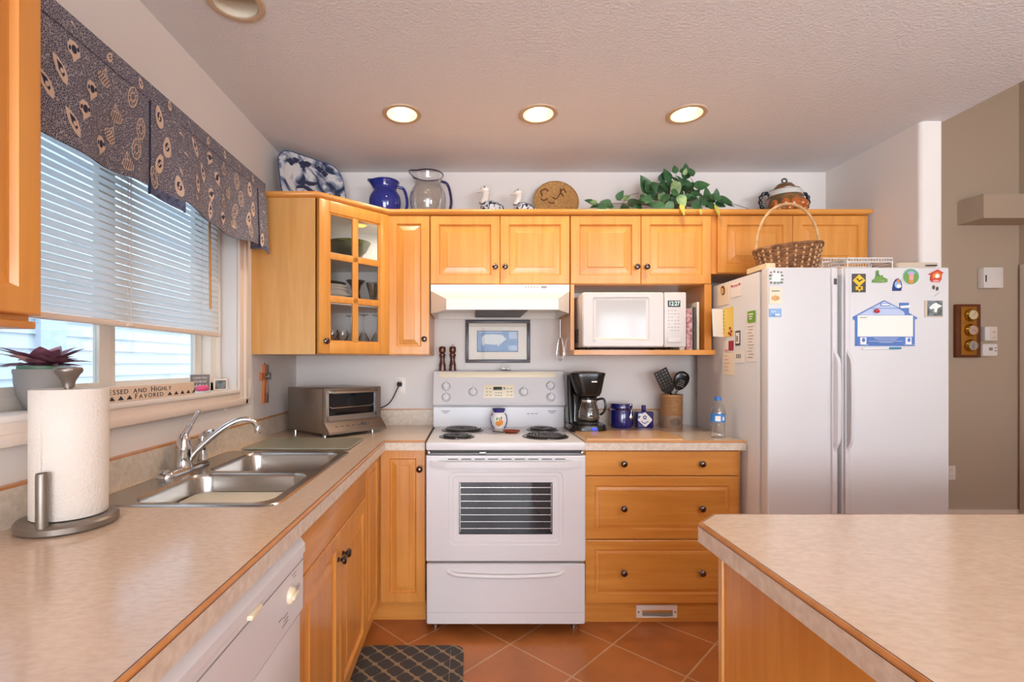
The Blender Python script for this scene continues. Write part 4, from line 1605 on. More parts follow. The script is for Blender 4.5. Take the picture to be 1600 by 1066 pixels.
def smooth_path(c, n=8):
    c = [Vector(p) for p in c]
    out = []
    for i in range(len(c) - 1):
        p0, p1, p2, p3 = c[max(i - 1, 0)], c[i], c[i + 1], c[min(i + 2, len(c) - 1)]
        for k in range(n):
            t = k / n
            out.append(.5 * ((2 * p1) + (p2 - p0) * t + (2 * p0 - 5 * p1 + 4 * p2 - p3) * t * t + (3 * p1 - p0 - 3 * p2 + p3) * t ** 3))
    out.append(c[-1])
    return out


obj('power_cord', B().tube(smooth_path(cpts), .0035, 8), 'rubber', to)
obj('plug', B().rbox(pl_.x - .014, pl_.x + .014, 2.985, 3.022, 1.150, 1.176, .006), 'rubber', to)
ot = thing('wall_outlet', 'white duplex wall outlet with the toaster cord plugged in', 'outlet', (-.432, 3.028, 1.13))
obj('cover_plate', B().rbox(-.466, -.398, 3.0235, 3.0298, 1.105, 1.205, .002), 'trim_white', ot)
b = B().rbox(-.450, -.414, 3.0215, 3.025, 1.160, 1.192, .004).rbox(-.450, -.414, 3.0215, 3.025, 1.116, 1.148, .004)
so_ = obj('socket', b, 'trim_white', ot)
b = B()
for z in (1.178,):
    b.box(-.441, -.438, 3.0205, 3.022, z, z + .008).box(-.426, -.423, 3.0205, 3.022, z, z + .008)
obj('slot', b, 'ink', so_)
# ---------------------------------------------------------------- sink and faucet
sn = thing('kitchen_sink', 'stainless double bowl sink set into the worktop under the window', 'sink', (-.75, 1.7, ZW))
b = B()
zr = ZW + .003
scx, scy, sw_, sh_ = (SX0 + SX1) / 2, (SY0 + SY1) / 2, SX1 - SX0, SY1 - SY0
bx0, bx1 = -.925, -.543
bowls = [(1.325, 1.676), (1.712, 2.066)]
NL = 10
# flange
o_ = rrect(scx, scy, sw_, sh_, .045, ZW + .0006, NL)
i_ = rrect(scx, scy, sw_ - .012, sh_ - .012, .04, zr + .001, NL)
i2 = rrect(scx, scy, sw_ - .024, sh_ - .024, .035, zr - .0005, NL)
b.loft([o_, i_, i2], False, False)
ymid = (bowls[0][1] + bowls[1][0]) / 2
inner = (SX0 + .012, SX1 - .012, SY0 + .012, SY1 - .012)
for k, (ya, yb) in enumerate(bowls):
    y0, y1 = (inner[2], ymid) if k == 0 else (ymid, inner[3])
    xa = inner[0]
    out = []
    bowl = rrect((bx0 + bx1) / 2, (ya + yb) / 2, bx1 - bx0, yb - ya, .055, zr - .001, NL)
    for p in bowl:     # project each bowl-rim point onto the deck rectangle
        cx, cy = (bx0 + bx1) / 2, (ya + yb) / 2
        dx, dy = p[0] - cx, p[1] - cy
        ts = []
        if abs(dx) > 1e-9:
            ts.append(((inner[1] if dx > 0 else xa) - cx) / dx)
        if abs(dy) > 1e-9:
            ts.append(((y1 if dy > 0 else y0) - cy) / dy)
        t = min(q for q in ts if q > 0)
        out.append((cx + dx * t, cy + dy * t, zr - .0005))
    # corner patches
    b.loft([out, bowl], False, False)
    for (X, Y) in ((xa, y0), (xa, y1), (inner[1], y0), (inner[1], y1)):
        onx = min((p for p in out if abs(p[0] - X) < 1e-6), key=lambda p: abs(p[1] - Y))
        ony = min((p for p in out if abs(p[1] - Y) < 1e-6), key=lambda p: abs(p[0] - X))
        b.add([(X, Y, zr - .0005), onx, ony], [(0, 1, 2)])
bs_ = obj('deck', b, 'steel', sn)
for k, (ya, yb) in enumerate(bowls):
    loops = []
    for ins_, z, r in ((0, zr - .001, .055), (.003, zr - .005, .054), (.006, zr - .014, .053), (.012, .80, .052), (.018, .745, .05), (.035, .735, .045), (.07, .732, .03)):
        loops.append(rrect((bx0 + bx1) / 2, (ya + yb) / 2, bx1 - bx0 - 2 * ins_, yb - ya - 2 * ins_, r, z, NL))
    bb = obj('bowl', B().loft(loops, False, True), 'steel', sn)
    obj('drain', B().lathe([(.045, 0), (.043, .003), (.03, .002), (.0, .0005)], ((bx0 + bx1) / 2, (ya + yb) / 2, .7325), 24), 'chrome', bb)
tb = B()
loops = [rrect(-.735, 1.5, .335, .29, .05, .7335, 8), rrect(-.735, 1.5, .35, .305, .05, .85, 8), rrect(-.735, 1.5, .345, .30, .05, .858, 8), rrect(-.735, 1.5, .33, .285, .045, .861, 8)]
tb.loft(loops, True, True)
obj('dish_tub', tb, 'tub_cream', None, 'cream plastic dish tub turned upside down in the near sink bowl', 'tub')

fc = thing('faucet', 'chrome single lever kitchen faucet with a swung spout behind the sink', 'faucet', (-.965, 1.735, zr))
fxc, fyc = -.998, 1.715
b = B()
b.loft([[(p[0], p[1], z) for p in rrect(fxc, fyc + .005, w_, h_, r, 0, 8)] for (w_, h_, r, z) in ((.06, .265, .029, zr), (.058, .263, .028, zr + .008), (.048, .25, .023, zr + .015), (.03, .2, .014, zr + .018))], True, True)
for y in (fyc - .112, fyc + .122):
    b.lathe([(.016, .015), (.017, .02), (.012, .026), (0, .028)], (fxc, y, zr), 16)
obj('base_plate', b, 'chrome', fc)
obj('body', B().lathe([(.03, .012), (.026, .026), (.0245, .066), (.0265, .07), (.0265, .080), (.024, .087), (.021, .105), (.015, .122), (.006, .131), (0, .132)], (fxc, fyc, zr), 24), 'chrome', fc)
b = B().tube(smooth_path([(fxc, fyc, zr + .115), (fxc + .004, fyc + .012, zr + .135), (fxc + .010, fyc + .04, zr + .168), (fxc + .014, fyc + .066, zr + .196)], 6), [.013] * 4 + [.010] * 6 + [.0075] * 9, 12)
b.ball((fxc + .0145, fyc + .068, zr + .198), .009, 12)
obj('lever', b, 'chrome', fc)
sp_ = smooth_path([(fxc + .012, fyc + .012, zr + .035), (fxc + .035, fyc + .035, zr + .072), (fxc + .085, fyc + .078, zr + .127), (fxc + .127, fyc + .108, zr + .157), (fxc + .158, fyc + .127, zr + .163), (fxc + .184, fyc + .142, zr + .150), (fxc + .194, fyc + .148, zr + .122)], 7)
b = B().tube(sp_, [.013 - .0035 * i / len(sp_) for i in range(len(sp_))], 14)
e_ = sp_[-1]
b.lathe([(.0115, -.012), (.0125, -.010), (.0125, .012), (.010, .016)], tuple(e_), 16)
obj('spout', b, 'chrome', fc)
b = B()
b.lathe([(.019, .012), (.017, .022), (.014, .036), (.012, .05)], (fxc, fyc + .122, zr), 18)
b.lathe([(.011, .05), (.014, .066), (.015, .088), (.012, .104), (.0, .109)], (fxc, fyc + .122, zr), 16)
b.tube(smooth_path([(fxc, fyc + .122, zr + .096), (fxc + .01, fyc + .125, zr + .112), (fxc + .035, fyc + .13, zr + .118)], 4), .011, 10)
obj('side_sprayer', b, 'chrome', fc)

# ---------------------------------------------------------------- things on the left worktop
gb = B().prism([(-.985, 2.125), (-.53, 2.125), (-.525, 2.13), (-.525, 2.418), (-.53, 2.423), (-.985, 2.423), (-.99, 2.418), (-.99, 2.13)], 'z', ZW + .004, ZW + .010)
g0 = thing('glass_cutting_board', 'smoky glass cutting board lying on the worktop beyond the sink', 'cutting board', (-.76, 2.27, ZW))
obj('plate', gb, 'board_glass', g0)
b = B()
for x in (-.96, -.555):
    for y in (2.15, 2.40):
        b.lathe([(.008, 0), (.008, .004)], (x, y, ZW + .0003), 12)
obj('foot', b, 'rubber', g0)

tx, ty = -.938, 1.150
th_ = thing('paper_towel_holder', 'pewter paper towel holder with a round base and tension post', 'paper towel holder', (tx, ty, ZW))
obj('base', B().lathe([(.094, 0), (.098, .004), (.098, .016), (.094, .021), (.084, .023), (.0, .024)], (tx, ty, ZW + .0004), 48), 'pewter', th_)
obj('pole', B().lathe([(.008, .024), (.008, .325)], (tx, ty, ZW), 14), 'pewter', th_)
obj('finial', B().lathe([(.012, .320), (.012, .326), (.014, .335), (.022, .350), (.027, .356), (.028, .361), (.026, .366), (.012, .369), (.0, .3695)], (tx, ty, ZW), 28), 'pewter', th_)
ax_, ay_ = tx + .012, ty - .085
obj('tension_post', B().lathe([(.0115, .02), (.0115, .135), (.0105, .138), (.0095, .1385), (.0095, .13), (0, .13)], (ax_, ay_, ZW), 18), 'pewter', th_)
b = B()
pr = [(.022, .032), (.0705, .0325), (.0715, .036), (.0725, .16), (.0738, .321), (.0725, .3235), (.023, .3235), (.022, .321), (.022, .032)]
b.lathe(pr, (tx + .002, ty + .005, ZW - .0065), 56, cap0=False, cap1=False)
# loose end of the sheet standing off the roll
pts = []
for k in range(12):
    a = R(-150 + k * 5)
    q = .0735 + .003 * (1 - k / 11)
    pts.append((tx + .002 + q * math.cos(a), ty + .005 + q * math.sin(a)))
b.loft([[(p[0], p[1], ZW + .026) for p in pts], [(p[0], p[1], ZW + .316) for p in pts]], False, False, False)
obj('paper_towel_roll', b, 'paper_towel', None, 'white embossed paper towel roll standing on the pewter holder', 'paper towels')

# ---------------------------------------------------------------- on the window sill
ZS = WZ0 + .0015
ppx, ppy = -1.100, 1.272
pp = thing('potted_plant', 'purple leaved houseplant in a rounded grey pot on the window sill', 'plant', (ppx, ppy, ZS))
obj('pot', B().lathe([(.034, 0), (.042, .006), (.055, .04), (.060, .07), (.0605, .09), (.062, .094), (.062, .104), (.058, .104), (.056, .09), (0, .088)], (ppx, ppy, ZS), 36), 'pot_grey', pp)
obj('inner_pot', B().lathe([(.053, .088), (.054, .112), (.051, .113), (.049, .10), (0, .098)], (ppx, ppy, ZS), 32), 'pot_green', pp)


def leaf(b, base, dirv, up, ln, wd, mi=0, fold=.25, droop=.25, tip=1.0):
    """pointed leaf folded along its rib"""
    d = Vector(dirv).normalized()
    u = Vector(up)
    u = (u - d * u.dot(d)).normalized()
    s_ = d.cross(u)
    n = 7
    L, M_, R_ = [], [], []
    for i in range(n + 1):
        t = i / n
        wv_ = wd * (math.sin(PI * min(1, t ** .62)) ** .9) * (1 if t < 1 else 0)
        c = Vector(base) + d * ln * t - u * droop * ln * t * t
        M_.append(c - u * fold * wd * .5 * math.sin(PI * t))
        L.append(c + s_ * wv_ + u * fold * wv_ * .3)
        R_.append(c - s_ * wv_ + u * fold * wv_ * .3)
    b.loft([L, M_, R_], False, False, False, mi)


b = B()
r2 = random.Random(3)
for k in range(34):
    a = 2 * PI * k / 34 * 3.1 + r2.uniform(-.2, .2)
    e = r2.uniform(.3, 1.0)
    d = (math.cos(a) * math.cos(e), math.sin(a) * math.cos(e), math.sin(e))
    base = (ppx + .012 * math.cos(a), ppy + .012 * math.sin(a), ZS + .112)
    ln = r2.uniform(.062, .092)
    leaf(b, base, d, (0, 0, 1), ln, r2.uniform(.018, .027), 0, .3, .38)
leaf(b, (ppx - .0, ppy - .02, ZS + .112), (.05, -.72, .42), (0, 0, 1), .088, .017, 1, .3, .2)
leaf(b, (ppx + .01, ppy - .02, ZS + .112), (.25, -.7, .35), (0, 0, 1), .075, .018, 0, .3, .2)
obj('foliage', b, ['violet_leaf', 'violet_pale'], pp)

sg = thing('wooden_sign', 'long pale wooden block sign lettered BLESSED AND HIGHLY FAVORED on the sill', 'sign', (-1.092, 1.665, ZS))
obj('block', B().rbox(-1.106, -1.078, 1.40, 1.925, ZS, ZS + .047, .002), 'sign_wood', sg)
b = B()


def smallcaps(words, big, sm, x, z):
    bb = B()
    for wd in words.split(' '):
        for i, ch in enumerate(wd):
            t = text_b(ch, big if (i == 0 and wd not in ('AND',)) else sm, .0006, 'LEFT', .82)
            if not t.v:
                continue
            w0 = min(q.x for q in t.v)
            w1 = max(q.x for q in t.v)
            zb = min(q.z for q in t.v)
            t.move(x - w0, 0, z - zb)
            bb.join(t)
            x += (w1 - w0) + .0035
        x += .011
    return bb, x


l1, xe1 = smallcaps('BLESSED AND HIGHLY', .0255, .0205, 0, .0235)
l2, xe2 = smallcaps('FAVORED', .0245, .0205, 0, .0045)
tri = B()
for k in range(3):
    tri.add([(-.008 - k * .0235 - .017, 0, .0045), (-.008 - k * .0235, 0, .0045), (-.008 - k * .0235 - .0085, 0, .018)], [(0, 1, 2)])
for k in range(6):
    tri.add([(xe2 + .000 + k * .0235, 0, .0045), (xe2 + .017 + k * .0235, 0, .0045), (xe2 + .0085 + k * .0235, 0, .018)], [(0, 1, 2)])
l2.join(tri)
sc_ = (1.80 - 1.43) / xe1
l1.xf(Matrix.Diagonal((sc_, 1, 1, 1)))
l2.xf(Matrix.Diagonal((sc_, 1, 1, 1))).move((1.585 - 1.43), 0, 0)
l1.join(l2)
l1.rot(R(90)).move(-1.0775, 1.43, ZS)
obj('lettering', l1, 'ink', sg, smooth=False)

bx = thing('box_sign', 'small dark grey block sign reading I LOVE YOU YOU\'RE MY MOM at the sill end', 'sign', (-1.13, 2.06, ZS), R(38))
obj('block', B().rbox(-.036, .036, 0, .03, 0, .072, .0015), 'trim_white', bx, local=True)
b = B()
for q in ((-.036, .036, .068, .072), (-.036, .036, 0, .004), (-.036, -.032, .004, .068), (.032, .036, .004, .068)):
    b.box(q[0], q[1], -.0012, 0, q[2], q[3])
b.box(-.032, .032, -.0006, 0, .004, .068)
obj('face', b, 'box_grey', bx, local=True)
b = text_b('I LOVE YOU', .0125, .0004, sx=.78).move(0, -.0010, .0575)
b.join(text_b("YOU'RE MY", .0125, .0004, sx=.78).move(0, -.0010, .0415))
b.join(text_b('MOM', .027, .0004, sx=.86).move(0, -.0010, .0195))
obj('lettering', b, 'paper_white', bx, local=True, smooth=False)
pf = thing('picture_block', 'tiny framed picture at the far end of the window sill', 'picture frame', (-1.105, 2.18, ZS), R(42))
obj('frame', B().rbox(-.028, .028, 0, .012, 0, .05, .002), 'trim_paint', pf, local=True)
obj('picture', B().box(-.022, .022, -.0008, 0, .006, .044), 'stone_grey', pf, local=True)
sd = B().loft([rrect(-1.082, 1.972, .045, .085, .02, ZS, 6), rrect(-1.082, 1.972, .058, .10, .028, ZS + .008, 6), rrect(-1.082, 1.972, .052, .094, .026, ZS + .009, 6), rrect(-1.082, 1.972, .036, .07, .018, ZS + .004, 6)], True, True)
obj('soap_dish', sd, 'dish_white', None, 'shallow white soap dish on the window sill holding pink soap', 'soap dish')
obj('soap_bar', B().ball((-1.08, 1.985, ZS + .018), (.020, .04, .0135), 20), 'soap_pink', None, 'rounded pink soap bar in the white dish on the sill', 'soap')
obj('sill_stone', B().ball((-1.085, 1.055, ZS + .012), (.02, .035, .012), 14), 'dish_white', None, 'pale smooth stone on the sill left of the potted plant', 'stone')

# ---------------------------------------------------------------- on the left wall
swp = thing('light_switch', 'white rocker light switch plate below the window casing corner', 'light switch', (XL, 2.37, 1.10))
obj('cover_plate', B().rbox(XL + .0003, XL + .006, 2.34, 2.40, 1.095, 1.215, .002), 'trim_white', swp)
obj('rocker', B().rbox(XL + .005, XL + .0085, 2.353, 2.387, 1.12, 1.19, .002), 'trim_white', swp)
ch = thing('wall_hook', 'small clear hook on the wall under the window sill', 'hook', (XL, 2.16, 1.08))
obj('tab', B().rbox(XL + .0003, XL + .005, 2.13, 2.165, 1.088, 1.098, .002).tube([(XL + .004, 2.14, 1.09), (XL + .014, 2.14, 1.084), (XL + .016, 2.14, 1.09)], .002, 6), 'trim_white', ch)
cr = thing('wall_cross', 'small wall cross, half orange wood and half grey stone', 'cross', (XL, 2.555, 1.09))
yc, zb_, zt_ = 2.555, 1.085, 1.285
obj('wood_half', B().prism([(yc - .028, zb_), (yc + .001, zb_), (yc + .001, zt_), (yc - .022, zt_), (yc - .022, 1.243), (yc - .058, 1.243), (yc - .058, 1.204), (yc - .025, 1.204)], 'x', XL + .0005, XL + .013), 'cross_wood', cr)
obj('stone_half', B().prism([(yc + .001, zb_), (yc + .024, zb_), (yc + .022, 1.204), (yc + .056, 1.204), (yc + .056, 1.243), (yc + .024, 1.243), (yc + .026, zt_), (yc + .001, zt_)], 'x', XL + .0005, XL + .015), 'stone_grey', cr)
obj('figure', B().ball((XL + .016, yc + .004, 1.222), (.006, .022, .014), 12).ball((XL + .015, yc + .008, 1.17), (.004, .009, .05), 10), 'steel', cr)
obj('hanger', B().tube([(XL + .003, yc - .006, zt_), (XL + .004, yc, zt_ + .008), (XL + .003, yc + .006, zt_)], .0012, 6), 'ink', cr)

# ---------------------------------------------------------------- picture, whisk and things on the stove
pc = thing('framed_picture', 'framed picture of a white pig on blue patchwork hung over the stove', 'picture', (.165, 3.02, 1.29))
x0, x1, z0, z1 = -.030, .366, 1.294, 1.556
b = B()
for (xa, xb_, za, zb) in ((x0, x1, z0, z0 + .02), (x0, x1, z1 - .02, z1), (x0, x0 + .02, z0 + .02, z1 - .02), (x1 - .02, x1, z0 + .02, z1 - .02)):
    b.rbox(xa, xb_, 3.008, 3.0295, za, zb, .003)
obj('frame', b, 'frame_dark', pc)
obj('mat_board', B().box(x0 + .02, x1 - .02, 3.020, 3.024, z0 + .02, z1 - .02), 'mat_board', pc)
px0, px1, pz0, pz1 = .040, .292, 1.360, 1.490
pic = obj('print', B().box(px0, px1, 3.0185, 3.02, pz0, pz1), 'dusty_blue', pc)
b = B()
for (xa, xb_, za, zb) in ((px0, px1, pz0, pz0 + .003), (px0, px1, pz1 - .003, pz1), (px0, px0 + .003, pz0, pz1), (px1 - .003, px1, pz0, pz1)):
    b.box(xa, xb_, 3.0175, 3.0186, za, zb)
obj('print_border', b, 'ink', pic)
b = B()
for (xa, xb_, za, zb) in ((.235, .285, 1.44, 1.484), (.235, .285, 1.37, 1.40), (.05, .08, 1.478, 1.485), (.10, .20, 1.478, 1.484)):
    b.box(xa, xb_, 3.018, 3.0186, za, zb)
obj('patches', b, 'dusty_pale', pic)
pig = [(.075, 1.40), (.083, 1.40), (.088, 1.413), (.105, 1.407), (.14, 1.404), (.165, 1.407), (.168, 1.396), (.176, 1.396), (.18, 1.409), (.192, 1.413), (.205, 1.428), (.218, 1.434), (.220, 1.442), (.210, 1.446), (.203, 1.458), (.190, 1.466), (.14, 1.469), (.09, 1.466), (.072, 1.455), (.068, 1.438), (.07, 1.42)]
obj('pig', B().prism(pig, 'y', 3.0176, 3.0186), 'pig_white', pic)
obj('glazing', B().box(x0 + .018, x1 - .018, 3.0135, 3.0145, z0 + .018, z1 - .018), 'picture_glass', pc)

# whisk hangs from a hook under the cabinet edge
wk = thing('whisk', 'wire balloon whisk hanging beside the hood above the stove', 'whisk', (.52, 2.885, 1.31))
wx_, wy_ = .523, 2.87
b = B().tube([(wx_, wy_, 1.545), (wx_, wy_, 1.44)], [.005, .0042], 10)
b.tube([(wx_ + .006 * math.cos(a), wy_, 1.551 + .006 * math.sin(a)) for a in [2 * PI * k / 12 for k in range(12)]], .0015, 6, True)
obj('handle', b, 'steel', wk)
b = B()
for k in range(4):
    a = PI * k / 4
    pts = []
    for i in range(25):
        t = i / 24
        s_ = math.sin(PI * t)
        side = -1 if t < .5 else 1
        u = abs(2 * t - 1)            # 1 at the handle, 0 at the tip
        rr = .026 * math.sin(PI * min(1, (1 - u) ** .62 * .5 + .0)) if u > .35 else .026 * math.cos((.35 - u) / .35 * PI / 2) ** .6
        rr = .026 * (1 - u ** 1.6) ** .5 * (1 if u > .0 else 0) * min(1, u * 3.2) ** .5
        z = 1.305 + (1.445 - 1.305) * (u ** 1.15)
        pts.append((wx_ + side * rr * math.cos(a), wy_ + side * rr * math.sin(a), z))
    b.tube(pts, .0011, 5)
obj('wires', b, 'chrome', wk)
obj('cup_hook', B().tube(smooth_path([(wx_, wy_, 1.5625), (wx_, wy_, 1.559), (wx_ + .006, wy_, 1.5565), (wx_ + .008, wy_, 1.5515), (wx_ + .003, wy_, 1.5475), (wx_ - .003, wy_, 1.550)], 4), .0013, 6), 'brass', None, 'brass cup hook under the hood edge holding the whisk', 'hook')


def mill(name, label, x, h, tip):
    t = thing(name, label, 'pepper mill', (x, 2.972, 1.246), group='wooden mills on the stove back')
    obj('body', B().lathe([(.0215, 0), (.0225, .008), (.020, .02), (.0215, .03), (.018, .045), (.0145, .065), (.016, .08), (.0195, .092), (.0195, .1), (.013, .104)], (x, 2.972, 1.246), 24), 'mill_wood', t)
    obj('cap', B().lathe([(.012, .104), (.018, .109), (.0205, .12), (.0205, .134), (.017, .145), (.0, .149)], (x, 2.972, 1.246), 24), 'mill_wood', t)
    if tip:
        obj('top_nut', B().lathe([(.004, .148), (.005, .152), (.0055, .157), (0, .160)], (x, 2.972, 1.246), 12), 'steel', t)
    return t


mill('salt_mill', 'dark wooden mill without a top nut, left of the pair on the stove back', -.169, .15, False)
mill('pepper_mill', 'dark wooden mill with a metal top nut, right one on the stove back', -.107, .16, True)
fg_ = thing('bird_figurine', 'tiny white pair of birds figurine on the stove back under the picture', 'figurine', (.213, 2.975, 1.246))
b = B()
for (x, s_, f_) in ((.200, 1.0, -1), (.228, .85, 1)):
    b.ball((x, 2.975, 1.246 + .012 * s_), (.014 * s_, .01 * s_, .011 * s_), 14)
    b.tube(smooth_path([(x + f_ * .006, 2.975, 1.256), (x + f_ * .008, 2.975, 1.266 * 1), (x + f_ * .006, 2.975, 1.246 + .034 * s_)], 4), .0035, 8)
    b.ball((x + f_ * .005, 2.975, 1.246 + .037 * s_), .0055, 10)
obj('birds', b, 'white_glaze', fg_)
obj('dish', B().lathe([(.018, 0), (.03, .004), (.034, .007), (.03, .006), (0, .003)], (.213, 2.975, 1.246), 24), 'grey_glass', fg_)

vz_ = thing('painted_jug', 'white painted jug with orange fruit and a violet rim on the stove top', 'jug', (.165, 2.80, .914))
vxx, vyy = .163, 2.83
pr = [(.027, .0), (.03, .004), (.043, .025), (.0475, .05), (.044, .075), (.034, .09), (.031, .096)]
obj('bowl', B().lathe(pr, (vxx, vyy, .9145), 32), 'white_glaze', vz_)
b = B().lathe([(.031, .094), (.033, .10), (.040, .115), (.0385, .116), (.030, .100), (.0, .099)], (vxx, vyy, .9145), 32)
obj('rim', b, 'vase_blue', vz_)


def jr(z):
    for (ra, za), (rb, zb) in zip(pr, pr[1:]):
        if za <= z <= zb:
            return ra + (rb - ra) * (z - za) / (zb - za)
    return .03


def decal(b, cu, cz, ru, rz_, mi, lift=.0008, n=14):
    q = []
    for k in range(n):
        a = 2 * PI * k / n
        z = cz + rz_ * math.sin(a)
        r = jr(z) + lift
        t = -PI / 2 + (cu + ru * math.cos(a)) / .0475
        q.append((vxx + r * math.cos(t), vyy + r * math.sin(t), .9145 + z))
    r = jr(cz) + lift + .0008
    t = -PI / 2 + cu / .0475
    q.append((vxx + r * math.cos(t), vyy + r * math.sin(t), .9145 + cz))
    b.add(q, [(k, (k + 1) % n, n) for k in range(n)], mi)


b = B()
decal(b, -.008, .036, .0135, .014, 0)
decal(b, .010, .042, .0135, .017, 0, .0014)
decal(b, .0, .028, .010, .009, 0, .0011)
decal(b, -.012, .062, .006, .009, 1, .0016)
decal(b, .012, .066, .006, .009, 1, .0016)
decal(b, .0, .060, .0035, .012, 1, .0016)
obj('fruit_painting', b, ['fruit_orange', 'fruit_leaf'], vz_)
b = B()
for s_ in (-1, 1):
    ring = []
    for z in (.004, .02, .04, .06, .078, .088):
        t = -PI / 2 + s_ * R(72)
        ring.append((vxx + (jr(z) + .001) * math.cos(t), vyy + (jr(z) + .001) * math.sin(t), .9145 + z))
    b.tube(ring, .0042, 8)
obj('side_band', b, 'vase_blue', vz_)
sr = thing('spoon_rest', 'red-brown glazed spoon rest with a dark handle on the stove top', 'spoon rest', (.2, 2.62, .914))
sx_, sy_ = .222, 2.665
b = B().lathe([(.03, 0), (.036, .003), (.047, .012), (.0465, .0135), (.033, .0045), (0, .003)], (sx_, sy_, .9148), 36, sx=1.05, sy=.8)
obj('dish', b, 'terracotta', sr)
b = B().loft([[(sx_ - .044 - u, sy_ - .01 - u * .12 + w_ * c_, .9155 + .004 + .008 * u / .07 + .003 * s_) for c_, s_ in [(math.cos(2 * PI * k / 8), math.sin(2 * PI * k / 8)) for k in range(8)]] for u, w_ in ((0, .010), (.02, .014), (.04, .02), (.052, .02), (.06, .012))])
obj('handle', b, 'black_plastic', sr)

# ---------------------------------------------------------------- right worktop
cb = thing('cutting_board', 'thin tan wooden cutting board lying on the right worktop', 'cutting board', (.8, 2.55, ZW))
obj('board', B().prism([(.572, 2.412), (1.042, 2.412), (1.05, 2.42), (1.05, 2.71), (1.042, 2.718), (.60, 2.718), (.572, 2.69)], 'z', ZW + .0004, ZW + .0075), 'board_wood', cb)

kx, ky = .652, 2.795
km = thing('coffee_maker', 'black drip coffee maker with a glass carafe beside the stove', 'coffee maker', (kx, ky, ZW))
b = B()
b.loft([rrect(kx, ky - .01, .20, .23, .07, ZW + .0004, 8), rrect(kx, ky - .01, .206, .236, .07, ZW + .012, 8), rrect(kx, ky - .008, .195, .222, .068, ZW + .036, 8), rrect(kx, ky, .17, .2, .06, ZW + .044, 8)])
obj('base', b, 'black_plastic', km)
obj('hot_plate', B().lathe([(.062, .0), (.062, .004), (0, .005)], (kx + .008, ky - .03, ZW + .043), 28), 'dark_grey', km)
b = B().loft([rrect(kx - .0, ky + .065, .165, .085, .03, ZW + .03, 6), rrect(kx, ky + .068, .155, .075, .03, ZW + .12, 6), rrect(kx, ky + .066, .165, .08, .03, ZW + .2, 6), rrect(kx, ky + .06, .19, .10, .03, ZW + .24, 6)])
b.loft([rrect(kx - .082, ky + .03, .03, .10, .012, ZW + .04, 6), rrect(kx - .09, ky + .03, .028, .09, .012, ZW + .2, 6), rrect(kx - .096, ky + .02, .03, .12, .012, ZW + .31, 6)])
obj('water_column', b, 'black_plastic', km)
b = B().loft([rrect(kx + .006, ky - .02, .125, .14, .05, ZW + .195, 8), rrect(kx + .004, ky - .015, .15, .165, .055, ZW + .215, 8), rrect(kx, ky + .005, .195, .205, .06, ZW + .30, 8), rrect(kx, ky + .005, .205, .21, .06, ZW + .315, 8), rrect(kx, ky + .005, .20, .205, .06, ZW + .323, 8), rrect(kx, ky + .005, .12, .13, .05, ZW + .332, 8)])
obj('brew_head', b, 'black_plastic', km)
obj('basket_trim', B().loft([rrect(kx + .006, ky - .02, .128, .142, .05, ZW + .200, 8), rrect(kx + .005, ky - .018, .14, .155, .053, ZW + .212, 8)]), 'brushed_steel', km)
obj('lettering', B().box(kx + .012, kx + .042, ky - .098, ky - .0905, ZW + .272, ZW + .279), 'trim_white', km)
obj('switch', B().rbox(kx + .005, kx + .035, ky - .131, ky - .121, ZW + .012, ZW + .026, .003), 'blue_glow', km)
cf = obj('carafe', B().lathe([(.052, .0), (.058, .006), (.062, .03), (.060, .06), (.052, .09), (.042, .115), (.041, .13)], (kx + .008, ky - .03, ZW + .049), 32, cap1=False), 'carafe_glass', km)
obj('lid', B().lathe([(.044, .126), (.045, .138), (.03, .146), (0, .147)], (kx + .008, ky - .03, ZW + .049), 28), 'black_plastic', cf)
obj('band', B().lathe([(.0425, .112), (.0425, .124), (.0415, .124)], (kx + .008, ky - .03, ZW + .049), 28, cap0=False, cap1=False), 'steel', cf)
hx = kx + .008
obj('handle', B().tube(smooth_path([(hx + .04, ky - .05, ZW + .172), (hx + .075, ky - .065, ZW + .18), (hx + .088, ky - .07, ZW + .15), (hx + .08, ky - .068, ZW + .11), (hx + .062, ky - .055, ZW + .09)], 5), .0065, 8), 'black_plastic', cf)
b = B()
for z in (.03, .045, .06, .075):
    b.box(hx - .012, hx + .012, ky - .0935, ky - .0925, ZW + .049 + z, ZW + .0505 + z)
obj('measure_marks', b, 'paper_white', cf)

jx, jy = .888, 2.90
cj = thing('canister', 'cobalt blue ceramic canister with a clamp lid', 'canister', (jx, jy, ZW))
obj('body', B().lathe([(.058, 0), (.063, .006), (.065, .02), (.065, .098), (.062, .106), (.060, .110)], (jx, jy, ZW + .0004), 36), 'indigo_glaze', cj)
obj('lid', B().lathe([(.060, .112), (.064, .116), (.064, .134), (.060, .142), (.02, .146), (0, .146)], (jx, jy, ZW), 36), 'indigo_glaze', cj)
b = B().lathe([(.063, .104), (.0655, .106), (.063, .109)], (jx, jy, ZW), 36, cap0=False, cap1=False)
cx_ = jx + .034
b.tube(smooth_path([(cx_ - .006, jy - .060, ZW + .108), (cx_ - .008, jy - .070, ZW + .13), (cx_, jy - .072, ZW + .139), (cx_ + .008, jy - .066, ZW + .13), (cx_ + .006, jy - .06, ZW + .105), (cx_ + .002, jy - .066, ZW + .085), (cx_ - .004, jy - .066, ZW + .07)], 5), .0028, 6)
b.ball((cx_ + .002, jy - .062, ZW + .066), (.012, .005, .015), 14)
obj('clamp', b, 'chrome', cj)

